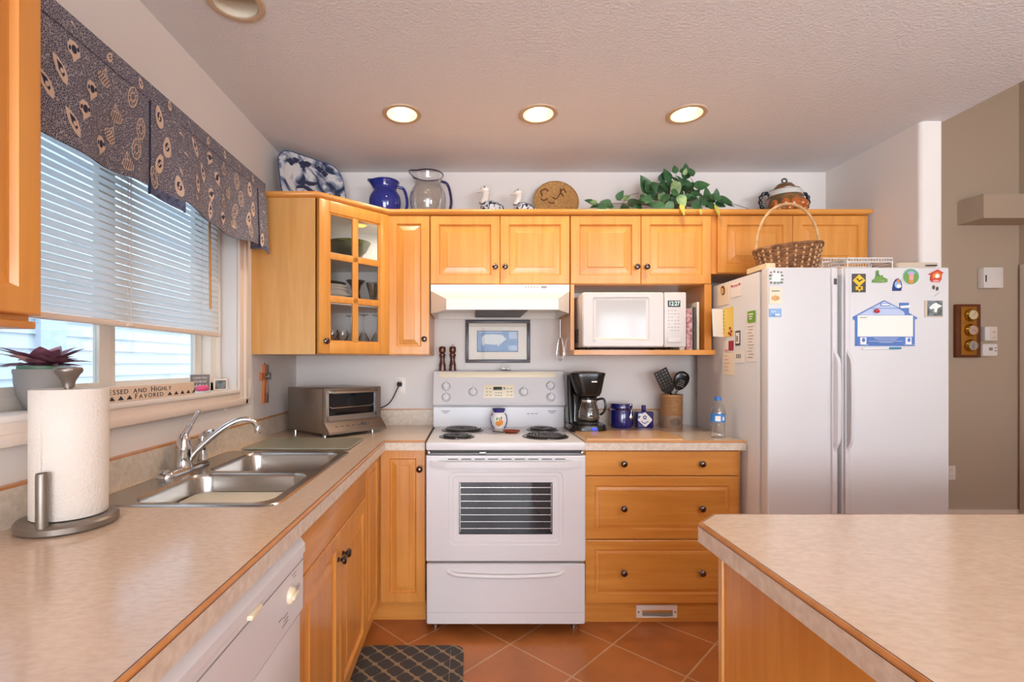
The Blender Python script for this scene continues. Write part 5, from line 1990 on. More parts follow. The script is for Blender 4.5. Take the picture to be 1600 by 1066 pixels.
bxx, byy = 1.019, 2.90
bt = thing('square_bottle', 'square cobalt blue bottle with a white diamond label', 'bottle', (bxx, byy, ZW))
obj('body', B().loft([rrect(bxx, byy, .094, .06, .008, ZW + .0004, 4), rrect(bxx, byy, .098, .062, .008, ZW + .004, 4), rrect(bxx, byy, .098, .062, .008, ZW + .088, 4), rrect(bxx, byy, .09, .055, .008, ZW + .094, 4), rrect(bxx, byy, .03, .03, .012, ZW + .098, 4), rrect(bxx, byy, .024, .024, .011, ZW + .104, 4)]), 'indigo_glaze', bt)
obj('stopper', B().lathe([(.0115, .104), (.0125, .108), (.0125, .128), (.010, .131), (0, .131)], (bxx, byy, ZW), 18), 'indigo_glaze', bt)
yf = byy - .0315
dm = [(bxx - .045, .047), (bxx - .004, .008), (bxx + .004, .008), (bxx + .037, .042), (bxx + .037, .052), (bxx, .090), (bxx - .008, .090)]
lb = obj('diamond_label', B().prism([(p[0], ZW + p[1]) for p in dm], 'y', yf - .001, yf + .0005), 'paper_white', bt)
b = B()
b.prism([(bxx - .028, ZW + .038), (bxx - .006, ZW + .022), (bxx + .02, ZW + .038), (bxx + .016, ZW + .04), (bxx - .006, ZW + .028), (bxx - .024, ZW + .041)], 'y', yf - .0016, yf - .0008)
for k in range(5):
    a = R(90 + 72 * k)
    b.ball((bxx - .004 + .008 * math.cos(a), yf - .001, ZW + .062 + .008 * math.sin(a)), (.0045, .0008, .0045), 8)
b.box(bxx - .0055, bxx - .003, yf - .0016, yf - .0008, ZW + .048, ZW + .056)
obj('emblem', b, 'magnet_navy', lb)

ux, uy = 1.182, 2.895
cr_ = thing('utensil_crock', 'tan ribbed stoneware utensil crock with a stamped oval', 'crock', (ux, uy, ZW))
pr2 = [(.058, .0004), (.060, .004), (.060, .072)]
obj('base_band', B().lathe(pr2, (ux, uy, ZW), 36), 'crock_base', cr_)
pr2 = [(.060, .072)]
for k in range(9):
    z = .074 + k * .0115
    pr2 += [(.0590, z), (.0625, z + .003), (.0625, z + .007), (.0590, z + .0095)]
pr2 += [(.0605, .178), (.063, .184), (.063, .192), (.060, .195), (.056, .192), (.055, .08), (0, .078)]
obj('ribbed_wall', B().lathe(pr2, (ux, uy, ZW), 40, cap0=False), 'crock_tan', cr_)
b = B()
for (ru, rz_, w_) in ((.030, .020, .003), (.022, .012, .003)):
    n = 28
    lo = []
    for k in range(n):
        a = 2 * PI * k / n
        t = -PI / 2 + ru * math.cos(a) / .06
        lo.append((ux + .0602 * math.cos(t), uy + .0602 * math.sin(t), ZW + .038 + rz_ * math.sin(a)))
    b.tube(lo, .0019, 6, True)
for k in range(7):
    a = 2 * PI * k / 7
    t = -PI / 2 + .013 * math.cos(a) / .06
    b.ball((ux + .0602 * math.cos(t), uy + .0602 * math.sin(t), ZW + .038 + .006 * math.sin(a)), (.004, .0012, .003), 8)
obj('stamp', b, 'crock_mark', cr_)
# slotted turner leaning left: blade with a grid of square holes
tn = thing('slotted_turner', 'black slotted turner with square holes leaning in the crock', 'turner', (ux - .01, uy, ZW + .09))
b = B()
gx_, gz_ = 4, 6
W_, H_ = .082, .118
cols = []
x = -W_ / 2
bar = .0098
hole_w = (W_ - bar * (gx_ + 1)) / gx_
hole_h = (H_ - .010 * (gz_ + 1)) / gz_
for i in range(gx_ + 1):
    xa = -W_ / 2 + i * (bar + hole_w)
    b.box(xa, xa + bar, -.0018, .0018, 0, H_)
for j in range(gz_ + 1):
    za = j * (.010 + hole_h)
    for i in range(gx_):
        xa = -W_ / 2 + i * (bar + hole_w) + bar
        b.box(xa, xa + hole_w, -.0018, .0018, za, za + .010)
b.prism([(-W_ / 2, 0), (W_ / 2, 0), (W_ / 2 - .012, -.018), (.012, -.03), (-.012, -.03), (-W_ / 2 + .012, -.018)], 'y', -.0018, .0018)
Mt = Matrix.Translation((ux - .028, uy - .02, ZW + .232)) @ Matrix.Rotation(R(-27), 4, 'Y') @ Matrix.Rotation(R(6), 4, 'X')
obj('blade', b.xf(Mt), 'black_plastic', tn, smooth=False)
obj('handle', B().tube([(0, 0, -.025), (0, 0, -.06), (0, .0, -.145)], [.006, .007, .007], 8).xf(Mt), 'black_plastic', tn)
sl_ = thing('slotted_spoon', 'black slotted serving spoon standing in the crock', 'spoon', (ux + .03, uy, ZW + .09))
b = B()
loops = []
for (z, w_, d_) in ((-.045, .010, .004), (-.03, .028, .006), (-.005, .041, .008), (.02, .046, .010), (.045, .042, .010), (.062, .028, .007), (.07, .008, .003)):
    loops.append([(w_ * math.cos(2 * PI * k / 16), d_ * math.sin(2 * PI * k / 16), z) for k in range(16)])
b.loft(loops)
Ms = Matrix.Translation((ux + .046, uy - .01, ZW + .262)) @ Matrix.Rotation(R(18), 4, 'Y') @ Matrix.Rotation(R(8), 4, 'X')
sb_ = obj('bowl', b.xf(Ms), 'black_plastic', sl_)
b = B()
for k in range(4):
    b.rbox(-.018 + k * .002, .022 - k * .001, -.0125, -.0095, -.018 + k * .011, -.0145 + k * .011, .001)
b.rbox(-.012, .012, -.012, -.0095, .05, .056, .001)
obj('slots', b.xf(Ms), 'mid_grey', sb_)
obj('handle', B().tube([(0, 0, -.04), (-.004, 0, -.08), (-.022, 0, -.165)], [.007, .007, .007], 8).xf(Ms), 'black_plastic', sl_)

wx2, wy2 = 1.255, 2.50
wb = thing('water_bottle', 'clear plastic water bottle with a blue label and cap at the worktop corner', 'bottle', (wx2, wy2, ZW))
pr3 = [(.024, .0005), (.032, .003), (.034, .010)]
for k in range(4):
    z = .018 + k * .014
    pr3 += [(.0345, z), (.0325, z + .007)]
pr3 += [(.0345, .078), (.0345, .080)]
lo3 = [(.0345, .122), (.0345, .128), (.031, .148), (.022, .168), (.0145, .180), (.0135, .190)]
obj('shell', B().lathe(pr3 + [(.0345, .1)] + lo3, (wx2, wy2, ZW), 32, cap1=False), 'pet_plastic', wb)
obj('label', B().lathe([(.0351, .080), (.0351, .120)], (wx2, wy2, ZW), 32, cap0=False, cap1=False), 'label_blue', wb)
b = B()
for (a0, a1, z0, z1) in ((-135, -95, .086, .112), (-80, -62, .09, .108)):
    loops = [[(wx2 + .0355 * math.cos(R(a0 + (a1 - a0) * k / 6)), wy2 + .0355 * math.sin(R(a0 + (a1 - a0) * k / 6)), ZW + z) for k in range(7)] for z in (z0, z1)]
    b.loft(loops, False, False, False)
obj('label_mark', b, 'paper_white', wb)
obj('cap', B().lathe([(.0155, .188), (.0158, .190), (.0158, .204), (.014, .207), (0, .207)], (wx2, wy2, ZW), 24), 'cap_blue', wb)

# ---------------------------------------------------------------- cookbooks beside the microwave
zb0 = 1.3625
xk = 1.145
bk = [('cream spined book standing against the microwave', .030, .255, 'book_cream', 2.70), ('red floral cookbook beside the microwave', .030, .225, 'book_red', 2.68),
      ('thin grey booklet between the red cookbook and the dark book', .011, .235, 'book_grey', 2.70), ('thin dark booklet right of the grey booklet', .012, .235, 'book_dark', 2.69), ('tall cream booklet at the end of the cookbooks', .012, .262, 'book_cream', 2.68)]
for (lab, t, h, m_, yf) in bk:
    k_ = thing('cookbook', lab, 'book', (xk + t / 2, yf + .09, zb0), group='cookbooks beside the microwave')
    b = B().rbox(xk, xk + t, yf, yf + .006, zb0, zb0 + h, .002).box(xk, xk + .002, yf + .004, yf + .19, zb0, zb0 + h).box(xk + t - .002, xk + t, yf + .004, yf + .19, zb0, zb0 + h)
    obj('cover', b, m_, k_)
    obj('pages', B().box(xk + .002, xk + t - .002, yf + .006, yf + .185, zb0 + .003, zb0 + h - .004), 'paper_white', k_)
    xk += t + .0012
# ---------------------------------------------------------------- inside the glass cabinet
for k, (x, y, r, h, z) in enumerate(((-.715, 2.80, .128, .085, SH2), (-.685, 2.79, .120, .08, SH2 + .022))):
    b = B().lathe([(r * .42, .0005), (r * .5, .006), (r * .78, h * .45), (r * .97, h), (r, h + .004), (r * .96, h + .002), (r * .74, h * .5), (r * .45, .012), (0, .010)], (x, y, z), 36)
    obj('glass_bowl', b, 'green_glass', None, ['lower olive green glass bowl on the top shelf of the glass cabinet', 'upper olive green glass bowl nested in the other one on the top shelf'][k], 'bowl', 'green glass bowls in the glass cabinet')
zp = SH1 + .0005
names_ = ['bottom wide white plate of the stack in the glass cabinet', 'second wide white plate from the bottom of the cabinet stack', 'third wide white plate from the bottom of the cabinet stack',
          'lowest of the smaller white plates in the cabinet stack', 'second of the smaller white plates in the cabinet stack', 'topmost white plate just under the dark plate', 'dark plate on top of the white plate stack in the glass cabinet']
for k in range(7):
    r = .128 if k < 3 else (.108 if k < 6 else .10)
    b = B().lathe([(r * .55, 0), (r * .6, .004), (r * .98, .0165), (r, .018), (r * .985, .0195), (r * .62, .008), (0, .006)], (-.79, 2.735, zp), 36)
    obj('plate', b, 'china_white' if k < 6 else 'plate_dark', None, names_[k], 'plate', 'plates stacked in the glass cabinet')
    zp += .0168
b = B().lathe([(.035, .0005), (.04, .004), (.042, .02), (.026, .055), (.022, .08), (.03, .115), (.052, .140), (.055, .144), (.05, .140), (.028, .115), (.019, .08), (.022, .055), (.036, .02), (0, .012)], (-.652, 2.80, SH1), 28)
obj('flared_vase', b, 'smoke_glass', None, 'dark flared glass vase on the middle shelf of the glass cabinet', 'vase')
b = B().lathe([(.03, .0005), (.031, .004), (.008, .012), (.007, .03), (.018, .045), (.03, .09), (.041, .13), (.04, .132), (.027, .09), (.014, .048), (0, .046)], (-.553, 2.80, SH1), 12)
obj('goblet', b, 'grey_glass', None, 'faceted flared crystal goblet on the middle shelf of the glass cabinet', 'goblet')
GP = [(.028, .0005), (.028, .002), (.006, .007), (.0035, .02), (.0035, .06), (.012, .07), (.030, .095), (.033, .115), (.029, .142), (.0285, .142), (.032, .115), (.029, .096), (.011, .073), (0, .071)]
sm = [(-.815, 2.62, 'front left small stem glass on the bottom cabinet shelf'), (-.765, 2.70, 'small stem glass behind the front left one on the bottom shelf'), (-.735, 2.625, 'small stem glass nearest the door knob on the bottom shelf'),
      (-.70, 2.70, 'small stem glass in the middle of the bottom shelf cluster'), (-.845, 2.72, 'rear left small stem glass on the bottom cabinet shelf'), (-.775, 2.80, 'rear middle small stem glass on the bottom cabinet shelf')]
for x, y, lab in sm:
    b = B().lathe([(r, z * .82) for r, z in GP], (x, y, 1.354), 20)
    obj('stem_glass', b, 'clear_glass', None, lab, 'wine glass', 'stem glasses in the glass cabinet')
for x, y, lab in ((-.69, 2.85, 'upside-down wine glass left of the door centre bar'), (-.605, 2.79, 'upside-down wine glass in the middle of the lower right pane'), (-.535, 2.82, 'upside-down wine glass at the right end of the bottom cabinet shelf')):
    b = B().lathe([(r * 1.1, (.142 - z) * 1.50 + .0005) for r, z in GP[::-1]], (x, y, 1.354), 24)
    obj('wine_glass', b, 'clear_glass', None, lab, 'wine glass', 'stem glasses in the glass cabinet')

# ---------------------------------------------------------------- on top of the wall cabinets
pt = thing('platter', 'square blue and white painted platter leaning in the corner above the glass cabinet', 'platter', (-.835, 2.69, ZT), R(48))
Mp = Matrix.Translation((0, 0, .004)) @ Matrix.Rotation(R(-13), 4, 'X')
b = B()


def pl_loop(ins_, y, r=.085):
    q = rrect(0, .155, .40 - 2 * ins_, .31 - 2 * ins_, max(.01, r - ins_), 0, 6)
    return [(p[0], y, p[1]) for p in q]


b.loft([pl_loop(.03, .018), pl_loop(.004, .006), pl_loop(0, .003), pl_loop(.002, 0), pl_loop(.035, .006), pl_loop(.045, .011)], True, True)
obj('dish', b.xf(Mp), 'painted_china', pt, local=True)
b = B()
b.tube(pl_loop(.0015, .0015), .0028, 6, True)
obj('rim_line', b.xf(Mp), 'magnet_navy', pt, local=True)
b = B()
bird = [(-.07, .15), (-.03, .14), (.0, .145), (.03, .165), (.035, .20), (.025, .175), (.0, .168), (-.04, .165)]
b.prism(bird, 'y', .0095, .0105)
b.prism([(-.11, .10), (-.06, .115), (.02, .085), (.10, .035), (.11, .045), (.03, .105), (-.05, .135), (-.10, .12)], 'y', .0095, .0105)
for (u, v, s_) in ((-.12, .25, .022), (-.09, .27, .018), (-.05, .255, .024), (-.02, .27, .02), (.05, .26, .02), (.08, .24, .02), (.10, .11, .016), (.12, .09, .014)):
    pts = [(u + s_ * math.cos(a) * (1 + .3 * math.sin(3 * a)), v + s_ * .8 * math.sin(a) * (1 + .3 * math.cos(4 * a))) for a in [2 * PI * k / 14 for k in range(14)]]
    b.prism(pts, 'y', .0045, .0075)
obj('painted_birds', b.xf(Mp), 'navy_plain', pt, local=True)


def pitcher(name, label, x, y, rb, h, bodym, rimm, handm, ang, rr):
    t = thing(name, label, 'pitcher', (x, y, ZT))
    neck = h * .74
    pr = [(rb * .60, .001), (rb * .74, h * .05), (rb * .90, h * .2), (rb * .98, h * .36), (rb, h * .46), (rb * .97, h * .57), (rb * .86, h * .67), (rb * .73, neck), (rb * .70, h * .78), (rb * .74, h * .85), (rb * rr, h * .97)]
    inner = [(r - .004, z) for r, z in pr[::-1]]
    inner = [(max(r, .001), max(z, .008)) for r, z in inner]
    b = B()
    n = 40

    def ring(r, z, lip):
        out = []
        for i in range(n):
            a = 2 * PI * i / n
            # pinched pouring lip toward -X side
            d = math.cos(a - ang)
            e = max(0, d) ** 14 * lip
            out.append((x + (r + e) * math.cos(a), y + (r + e) * math.sin(a), ZT + z + e * .55))
        return out
    loops = []
    for r, z in pr:
        u = max(0, (z - neck) / (h - neck))
        loops.append(ring(r, z, rb * .2 * u))
    b.loft(loops, True, False)
    obj('body', b, bodym, t)
    b = B().tube(ring(rb * rr - .001, h * .975, rb * .2), .0042, 8, True)
    obj('rim', b, rimm, t)
    ha = ang + PI
    cs, sn_ = math.cos(ha), math.sin(ha)
    hp = [(rb * rr * .92, h * .88), (rb * 1.12, h * .84), (rb * 1.3, h * .66), (rb * 1.36, h * .42), (rb * 1.2, h * .22), (rb * .98, h * .17)]
    b = B().tube(smooth_path([(x + r * cs, y + r * sn_, ZT + z) for r, z in hp], 6), .0085, 10)
    obj('handle', b, handm, t)


pitcher('pitcher', 'cobalt blue glazed pitcher on the cabinet top beside the glass pitcher', -.497, 2.87, .094, .222, 'cobalt_glaze', 'cobalt_glaze', 'cobalt_glaze', R(190), .86)
pitcher('pitcher', 'large clear glass pitcher with a blue rim and blue handle on the cabinet top', -.250, 2.89, .106, .275, 'pitcher_glass', 'blue_rim_glass', 'blue_rim_glass', R(200), .86)


def goose(label, x, y, s):
    t = thing('goose_figurine', label, 'figurine', (x, y, ZT), group='blue and white goose figurines')
    b = B()
    loops = []
    kx_ = .92
    for (u, ry, z0, z1) in ((-.075, .012, .04, .065), (-.068, .034, .016, .085), (-.045, .05, .004, .098), (-.01, .056, .0, .098), (.03, .05, .0, .088), (.06, .032, .008, .07), (.085, .010, .03, .05)):
        cz, rz_ = (z0 + z1) / 2, (z1 - z0) / 2
        loops.append([(x + u * s * kx_, y + ry * s * math.cos(2 * PI * k / 20), ZT + .0005 + s * (cz + rz_ * math.sin(2 * PI * k / 20))) for k in range(20)])
    b.loft(loops)
    obj('body', b, 'floral_glaze', t)
    nk = smooth_path([(x - .055 * s, y, ZT + .08 * s), (x - .043 * s, y, ZT + .115 * s), (x - .036 * s, y, ZT + .145 * s)], 5)
    b = B().tube(nk, [.024 * s - .006 * s * i / len(nk) for i in range(len(nk))], 14)
    b.ball((x - .042 * s, y, ZT + .160 * s), (.028 * s, .021 * s, .022 * s), 18)
    hd_ = obj('neck', b, 'china_white', t, label='white neck and head')
    b = B()
    b.loft([[(x + u * s, y + w_ * s * math.cos(2 * PI * k / 10), ZT + (.152 + dz) * s + hz * s * math.sin(2 * PI * k / 10)) for k in range(10)] for u, w_, hz, dz in ((-.062, .014, .008, .002), (-.075, .012, .005, -.003), (-.086, .009, .003, -.006), (-.091, .003, .002, -.007))])
    obj('bill', b, 'china_white', hd_)
    b = B()
    for q in (-1, 1):
        b.ball((x - .047 * s, y + q * .0185 * s, ZT + .168 * s), .0042 * s, 8)
    obj('eye', b, 'ink', hd_)


goose('larger blue and white ceramic goose, left of the pair on the cabinet top', .132, 2.86, 1.08)
goose('smaller blue and white ceramic goose beside the wicker plate on the cabinet top', .318, 2.85, .96)

wp = thing('wicker_plate', 'round woven straw plate with darker motif leaning against the wall above the cabinets', 'plate', (.513, 2.93, ZT))
Mw = Matrix.Translation((.513, 2.92, ZT + .004)) @ Matrix.Rotation(R(-14), 4, 'X')
b = B()
pr = [(0, 0), (.02, -.001)]
for k in range(14):
    r = .016 + k * .0078
    pr += [(r, .0), (r + .004, -.0028)]
pr += [(.127, -.004), (.133, -.008), (.136, -.005), (.134, .004), (.10, .010), (0, .010)]
b.lathe(pr, (0, 0, 0), 48)
b.rot(R(-90), 'X')
# after the turn the disc's -z side faces -Y? flip so the ribbed side faces the room
b.xf(Matrix.Diagonal((1, -1, 1, 1))) if False else None
b.move(0, 0, .134)
obj('weave', b.xf(Mw), 'straw', wp)
b = B()
n = 60
for k in range(n):
    a = 2 * PI * k / n
    p0 = Vector((.127 * math.cos(a), -.006, .134 + .127 * math.sin(a)))
    p1 = Vector((.135 * math.cos(a + .06), -.006, .134 + .135 * math.sin(a + .06)))
    b.tube([p0 + (p1 - p0) * -.1, (p0 + p1) / 2 + Vector((0, -.004, 0)), p1], .0032, 5)
obj('braided_rim', b.xf(Mw), 'straw_rim', wp)
b = B()
for pts in ([(-.08, .17), (-.09, .20), (-.06, .215), (-.045, .20)], [(-.02, .16), (.0, .15), (.02, .175), (.035, .205), (.05, .215), (.062, .19)], [(-.09, .15), (-.075, .14), (-.05, .15)], [(-.045, .13), (-.03, .12), (-.01, .125)], [(.03, .22), (.03, .19), (.045, .17)]):
    b.tube(smooth_path([(u, -.0045, v) for u, v in pts], 5), .0036, 6)
obj('woven_motif', b.xf(Mw), 'straw_dark', wp)

# ivy spray
iv = thing('ivy_arrangement', 'trailing artificial ivy spray spread along the cabinet top', 'plant', (1.15, 2.76, ZT))


def cx2(c, r, d):
    return at(880 + c / 4.847, 240 + r / 4.847, d)


r3 = random.Random(11)
root = Vector((1.16, 2.78, ZT + .03))
spec_ = [(205, 362, -1, .4, .055), (250, 395, -.8, -.1, .06), (330, 370, -.9, .2, .06), (430, 318, .5, .8, .06), (350, 395, -.8, 0, .055), (470, 395, -.6, -.1, .06), (540, 372, .8, .2, .085), (570, 400, -.7, .05, .06), (300, 405, -.9, .05, .05),
         (630, 240, -.5, .9, .105), (660, 300, .3, -.7, .07), (695, 245, .1, -.8, .06), (745, 262, .6, .6, .065), (780, 262, .2, -.8, .07), (790, 165, -.3, .8, .075), (848, 120, -.1, .9, .05), (855, 200, -.6, .5, .06), (932, 140, 0, 1, .085),
         (820, 230, .5, -.4, .065), (900, 215, .4, .7, .06), (935, 262, -.8, .2, .09), (960, 240, .9, .3, .07), (1048, 238, 1, .25, .085), (640, 345, -.8, -.1, .07), (680, 385, -.9, .1, .065), (730, 395, -.6, -.2, .07), (800, 400, -.3, -.3, .065),
         (985, 340, .6, -.3, .085), (960, 300, .7, .3, .07), (1015, 395, .5, -.3, .075), (1090, 310, -.1, .9, .075), (1100, 375, .3, -.4, .07), (1055, 350, -.4, -.5, .065), (1160, 305, 0, 1, .05), (1150, 325, .6, .2, .06), (1215, 350, .9, -.2, .08),
         (1250, 375, 1, -.35, .06), (880, 310, .1, -.9, .07), (850, 345, -.2, -.8, .07), (1000, 300, .5, .4, .06), (700, 330, .7, -.3, .06), (610, 330, .8, -.4, .05), (780, 330, -.5, -.6, .06), (910, 395, .3, -.5, .06), (1130, 400, .8, -.3, .06)]
pale = [(858, 258, .15, -1, .085), (750, 345, -.1, -.9, .075), (815, 345, .7, -.35, .075), (900, 355, .2, -.8, .075), (925, 140, .1, .9, .035)]
yel = [(905, 420, .35, -.9, .06), (1168, 425, .4, -.8, .06), (1040, 440, .25, -.95, .03)]
b = B()
stems = B()


def put(lst, mi, dz):
    for (c, r, dx, dz_, ln) in lst:
        d = r3.uniform(2.70, 2.82) + dz if mi != 2 else 2.64
        p = cx2(c, r, d)
        p.z = max(p.z, ZT + .012) if mi != 2 else p.z
        dv = Vector((dx, r3.uniform(-.45, .1), dz_)).normalized()
        up = Vector((r3.uniform(-.3, .3), -1, .35 + r3.uniform(-.2, .4)))
        base = p - dv * ln * .5
        if mi != 2:
            base.z = max(base.z, ZT + .008)
        leaf(b, base, dv, up, ln * 1.12, ln * (.36 if mi != 2 else .26), mi, .35, .18)
        mid = (root + base) / 2 + Vector((0, 0, .02))
        if r < 402 and mi == 0:
            mid.z = max(mid.z, ZT + .01)
            stems.tube([root, mid, base], [.0022, .0016, .001], 5)
            if r3.random() < .75:
                p2 = base + Vector((r3.uniform(-.045, .045), r3.uniform(-.04, .03), r3.uniform(-.03, .02)))
                p2.z = max(p2.z, ZT + .012)
                leaf(b, p2, (dx + r3.uniform(-.6, .6), r3.uniform(-.3, 0), max(-.15, dz_ + r3.uniform(-.4, .3))), up, ln * r3.uniform(.7, .95), ln * .31, 1 if r3.random() < .15 else 0, .35, .2)


put(spec_, 0, 0)
put(pale, 1, -.05)
put(yel, 2, -.085 - .0)
obj('foliage', b, ['leaf_green', 'leaf_pale', 'leaf_yellow'], iv)
for c0 in ([(570, 300), (520, 310), (480, 335), (455, 375)], [(965, 185), (990, 225), (1020, 270)], [(1250, 372), (1300, 385), (1360, 405), (1405, 418)], [(1270, 380), (1300, 405)], [(880, 430), (1040, 460)]):
    stems.tube(smooth_path([cx2(c, r, 2.76) for c, r in c0], 4) if c0[0] != (880, 430) else [root, root + Vector((.01, 0, .01))], .0016, 5)
obj('stems', stems, 'vine_stem', iv)

tu = thing('lidded_jar', 'colourful glazed lidded jar with two dark twisted handles on the cabinet top', 'jar', (1.828, 2.87, ZT))
jx2, jy2 = 1.828, 2.87
pj = [(.065, .001), (.085, .012), (.102, .05), (.104, .08), (.098, .11), (.088, .13)]
obj('belly', B().lathe(pj, (jx2, jy2, ZT), 36), 'jar_glaze', tu)
b = B()
for a in (-150, -118, -90, -62, -30):
    for (z, s_) in ((.075, .026), (.045, .02)):
        t = R(a + (12 if z < .06 else 0))
        r = .105
        b.ball((jx2 + r * .97 * math.cos(t), jy2 + r * .97 * math.sin(t), ZT + z), (s_ * (.35 + .65 * abs(math.sin(t))), s_ * (.35 + .65 * abs(math.cos(t))), s_), 12)
obj('painted_fruit', b, 'jar_orange', tu)
obj('shoulder', B().lathe([(.0885, .128), (.093, .132), (.090, .155), (.082, .165), (.078, .166)], (jx2, jy2, ZT), 36), 'jar_white', tu)
obj('shoulder_band', B().lathe([(.0955, .118), (.0965, .124), (.0935, .131)], (jx2, jy2, ZT), 36, cap0=False, cap1=False), 'jar_green', tu)
ld = obj('lid', B().lathe([(.079, .165), (.080, .170), (.060, .172), (.056, .185), (.040, .205), (.015, .214), (.0, .215)], (jx2, jy2, ZT), 32), 'jar_green', tu)
b = B().tube([(jx2 + .014 * math.cos(a), jy2, ZT + .227 + .012 * math.sin(a)) for a in [2 * PI * k / 16 for k in range(16)]], .0045, 8, True)
obj('lid_loop', b, 'jar_black', ld)
for q in (-1, 1):
    pts = smooth_path([(jx2 + q * .085, jy2, ZT + .14), (jx2 + q * .112, jy2, ZT + .155), (jx2 + q * .138, jy2, ZT + .13), (jx2 + q * .136, jy2, ZT + .08), (jx2 + q * .104, jy2, ZT + .05)], 8)
    rs = [.0095 + .0025 * math.sin(i * 1.3) for i in range(len(pts))]
    obj('handle', B().tube(pts, rs, 10), 'jar_black', tu)

# ---------------------------------------------------------------- on top of the fridge
FZ = 1.7255
bsk = thing('wicker_basket', 'oval wicker basket with a tall hoop handle on top of the fridge', 'basket', (1.558, 2.42, FZ), R(-4))
b = B()
pale_b = B()


def bring(t, wob, ph):
    # t 0 bottom .. 1 top; flared oval, high at the right end
    out = []
    n = 96
    for k in range(n):
        a = 2 * PI * k / n
        rx = .118 + .032 * t
        ry = .082 + .024 * t
        wv_ = wob * math.sin(a * 12 + ph)
        zt_ = .125 + .012 * math.cos(a)
        out.append(((rx + wv_) * math.cos(a), (ry + wv_) * math.sin(a), .006 + t * zt_))
    return out


for k in range(11):
    t = (k + .5) / 11.5
    b.tube(bring(t, .0042, PI * (k % 2)), .0056, 6, True)
for k in range(3):
    b.tube(bring(1.0 + .022 * (k - 1), .004, 2.1 * k), .0062, 6, True)
obj('weave', b, 'wicker_dark', bsk, local=True)
b = B()
for k in range(24):
    a = 2 * PI * k / 24 + PI / 24
    pts = []
    for t in (0, .25, .5, .75, 1.02):
        rx = .118 + .032 * t + .0005
        ry = .082 + .024 * t + .0005
        pts.append((rx * math.cos(a), ry * math.sin(a), .006 + t * (.125 + .012 * math.cos(a))))
    b.tube(pts, .0052, 6)
obj('stakes', b, 'wicker_pale', bsk, local=True)
obj('base', B().lathe([(1, 0), (1.0, .008), (0, .009)], (0, 0, 0), 32, sx=.115, sy=.08), 'wicker_dark', bsk, local=True)
pts, rs = [], []
for k in range(41):
    a = PI * k / 40
    pts.append((-.148 * math.cos(a) * (1 if True else 1), 0, .11 + .238 * math.sin(a) ** .85))
    rs.append(.0062 + .0012 * (k % 2))
obj('handle', B().tube(pts, rs, 8), 'wicker_pale', bsk, local=True)


def wire_rack(label, x0, x1, y0, y1, h, n):
    t = thing('wire_rack', label, 'rack', ((x0 + x1) / 2, (y0 + y1) / 2, FZ), group='wire racks on the fridge')
    b = B()
    for z in (h, h - .018):
        b.tube([(x0, y0, FZ + z), (x1, y0, FZ + z), (x1, y1, FZ + z), (x0, y1, FZ + z)], .0025, 6, True)
    for k in range(n + 1):
        x = x0 + (x1 - x0) * k / n
        b.tube([(x, y0, FZ + h - .018), (x, y0, FZ + h), (x, y1, FZ + h), (x, y1, FZ + h - .018)], .0014, 5)
    obj('grid', b, 'wire_white', t)
    for x, y in ((x0, y0), (x1, y0), (x0, y1), (x1, y1)):
        obj('leg', B().tube([(x, y, FZ + .002), (x, y, FZ + h - .015)], .0025, 6), 'wire_white', t)


wire_rack('taller white wire rack beside the basket on top of the fridge', 1.735, 1.965, 2.43, 2.62, .083, 16)
wire_rack('lower white wire rack in front of the taller one on top of the fridge', 1.745, 1.952, 2.28, 2.40, .052, 16)
b = B().prism([(1.352, 2.28), (1.357, 2.262), (1.368, 2.255), (1.388, 2.255), (1.400, 2.262), (1.405, 2.28), (1.405, 2.41), (1.352, 2.41)], 'z', FZ + .0005, FZ + .024)
obj('wooden_board', b, 'pale_wood', None, 'pale wooden board lying at the front left corner of the fridge top', 'board')
ty_ = thing('serving_tray', 'flat tan tray lying at the right side of the fridge top', 'tray', (2.063, 2.345, FZ))
b = B().loft([rrect(2.063, 2.345, .18, .14, .02, FZ, 5), rrect(2.063, 2.345, .20, .16, .025, FZ + .028, 5), rrect(2.063, 2.345, .19, .15, .022, FZ + .028, 5), rrect(2.063, 2.345, .17, .13, .018, FZ + .006, 5)])
obj('tray', b, 'tray_tan', ty_)
b = B()
for k in range(4):
    b.box(2.095 + k * .014, 2.104 + k * .014, 2.264, 2.272, FZ + .012, FZ + .018)
obj('slot', b, 'gap_dark', ty_)

# ---------------------------------------------------------------- notes on the fridge side
SXF = fx0 - .0006


def side(px, py, off=0.0):
    d = (SXF - off) * 770 / (px - 735)
    return (d, EYE - (py - 568) / 770 * d)


def sheet(b, q, mi=0, off=.0):
    pts = [side(px, py) for px, py in q]
    b.prism(pts, 'x', SXF - .0012 - off, SXF - off, mi)
    return b


def note(name, label, cat, layers, mats):
    t = thing(name, label, cat, (SXF, *side(*layers[0][0])))
    for k, (q, mi) in enumerate([(l[1], l[2]) for l in layers]):
        obj(layers[k][3], sheet(B(), q, 0, .0013 * layers[k][4] if len(layers[k]) > 4 else .0013 * (k > 0)), mats[mi], t)
    return t


def R4(x0, y0, x1, y1, sk=0.0):
    """slightly skewed rectangle on the fridge side following its perspective"""
    def yy(x, y):
        return 568 + (y - 568) * (x - 735) / ((x0 + x1) / 2 - 735)
    return [(x0, yy(x0, y0)), (x1, yy(x1, y0)), (x1, yy(x1, y1)), (x0, yy(x0, y1))]


def ovalpts(cx, cy, rx, ry, n=16):
    return [(cx + rx * math.cos(2 * PI * k / n), cy + ry * math.sin(2 * PI * k / n)) for k in range(n)]


